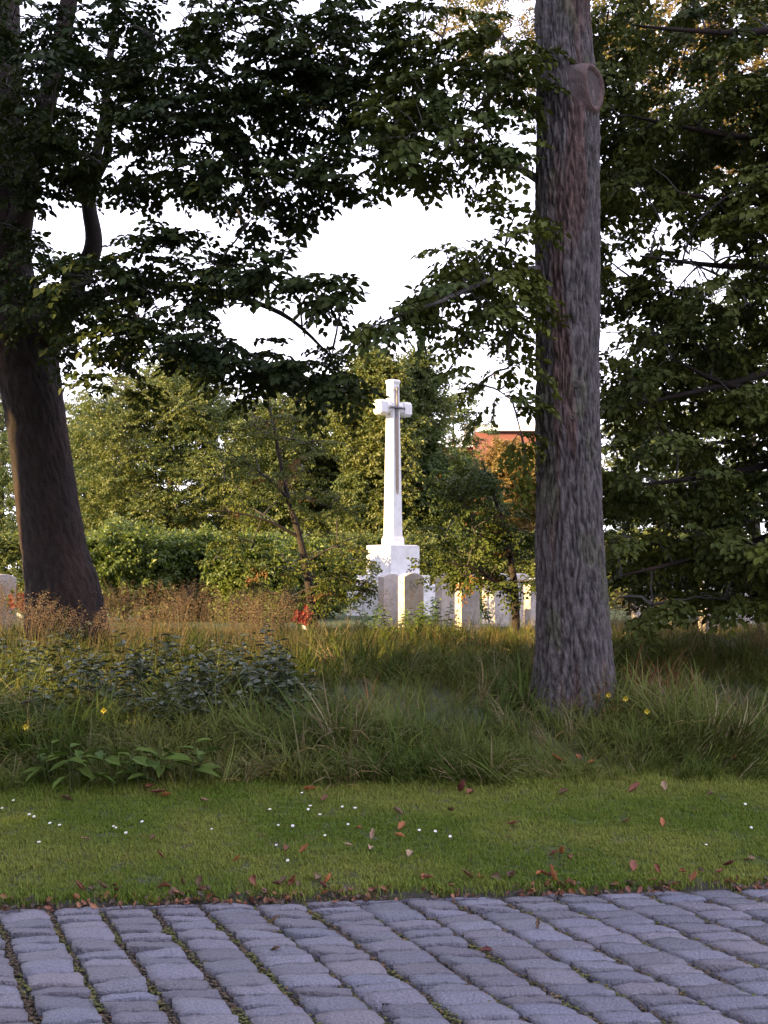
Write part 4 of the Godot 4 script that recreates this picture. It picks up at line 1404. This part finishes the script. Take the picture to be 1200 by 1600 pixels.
	for k in 1500:
		var x := rnd(-4.2, 4.2)
		var u := rnd(-0.05, 0.1) + gauss(0.02)
		var z := -(u + 5.69 + 0.095 * x)
		if noise.get_noise_2d(x * 4.0, 3.0) + gauss(0.25) < -0.15: continue
		var s := rnd(0.12, 0.5)
		spots.append(Transform3D(Basis.from_euler(Vector3(gauss(0.5), rnd(0, TAU), gauss(0.5))).scaled(Vector3.ONE * s), Vector3(x, maxf(ground_h(x, z), -0.005 if u < 0.0 else -1.0) + 0.01, z)))
		tints.append([Color(0.16, 0.055, 0.03), Color(0.09, 0.05, 0.03), Color(0.22, 0.09, 0.04), Color(0.06, 0.04, 0.03)][rng.randi_range(0, 3)] * rnd(0.7, 1.2))
	tag(scatter(fl[0], "leaf_litter", M.dry_leaf, spots, tints), "crumbled brown leaf litter along the edge of the setts", "leaf litter", "", "stuff")
	# red wreaths by the graves
	for q in [[30, 940, 15.6, 0.17, "red flower wreath beside the headstone at the leaning trunk"], [474, 962, 16.0, 0.15, "red flower wreath lying at the foot of the sapling"]]:
		var p := at(q[0], q[1], q[2])
		var g := ground_h(p.x, p.z)
		p.y = maxf(p.y, g + 0.1)
		var t := thing("flower_wreath", Vector3(p.x, g, p.z), q[4], "wreath", "red wreaths among the graves")
		var fb := Bag.new()
		var h: float = p.y - g
		for k in 26:
			var an := rnd(0, TAU)
			var rr = rnd(0.2, 0.85) * q[3]
			var c := Vector3(cos(an) * rr + gauss(0.03), h + sin(an) * rr * 0.8 + gauss(0.03), gauss(0.03))
			for m in 5:
				var a2 := TAU * m / 5.0
				leaf(fb, c, Vector3(cos(a2), sin(a2), 0.5).normalized(), Vector3.BACK, 0.045, 0.04, Color(0.22, 0.014, 0.014) * rnd(0.7, 1.1), 1)
		tag(put(fb.mesh(), "red_blooms", M.petal, t), "", "", "", "stuff")
		var gb := Bag.new()
		for k in 40:
			var an := rnd(0, TAU)
			leaf(gb, Vector3(cos(an) * q[3] * 0.8, h + sin(an) * q[3] * 0.8, -0.03), Vector3(cos(an), sin(an), gauss(0.3)).normalized(), Vector3.BACK, 0.08, 0.04, Color(0.05, 0.09, 0.02), 1)
		put(gb.mesh(), "greenery", M.leaf, t)
		var wb := Bag.new()
		tube(wb, [Vector3(0, -0.02, -0.06), Vector3(0, h + q[3] * 0.5, -0.05)], [0.008, 0.006], 4, Color(0.08, 0.07, 0.05))
		put(wb.mesh(), "stake", M.twig, t)
		wb = Bag.new()
		leaf(wb, Vector3(-0.02, h - q[3] * 0.9, 0.04), Vector3(0.7, -0.6, 0.3).normalized(), Vector3.BACK, 0.1, 0.05, Color(0.75, 0.74, 0.76), 2)
		put(wb.mesh(), "card", M.petal, t)

func tint_mesh(m: ArrayMesh, col: Color) -> ArrayMesh:
	var a := m.surface_get_arrays(0)
	var c: PackedColorArray = a[Mesh.ARRAY_COLOR]
	for i in c.size(): c[i] = c[i] * col
	a[Mesh.ARRAY_COLOR] = c
	var o := ArrayMesh.new()
	o.add_surface_from_arrays(Mesh.PRIMITIVE_TRIANGLES, a)
	return o

func curled_leaf(sd: int) -> ArrayMesh:
	rng.seed = sd
	var rows := []
	var cols := []
	var curl := rnd(0.9, 2.2)
	var bend := rnd(-0.5, 1.2)
	var n := 6
	for i in n + 1:
		var t := float(i) / n
		var w := 0.034 * pow(sin(PI * clampf(t * 0.92 + 0.04, 0, 1)), 0.8) * (1.0 + 0.22 * sin(t * 17.0))
		var row := []
		var rc := []
		for j in 5:
			var s := (j - 2) / 2.0
			var an := s * curl
			row.append(Vector3((t - 0.5) * 0.085, w * (1.0 - cos(an)) / curl + bend * 0.04 * t * t + gauss(0.0012), w * sin(an) / curl * 1.2))
			var g := rnd(0.8, 1.15) * (1.15 if j == 2 else 1.0)
			rc.append(Color(g, g, g))
		rows.append(row)
		cols.append(rc)
	var b := Bag.new()
	b.grid(rows, cols)
	tube(b, [Vector3(-0.042, 0, 0), Vector3(-0.07, 0.006, 0.008)], [0.0012, 0.001], 3, Color(0.8, 0.7, 0.6))
	return b.mesh()
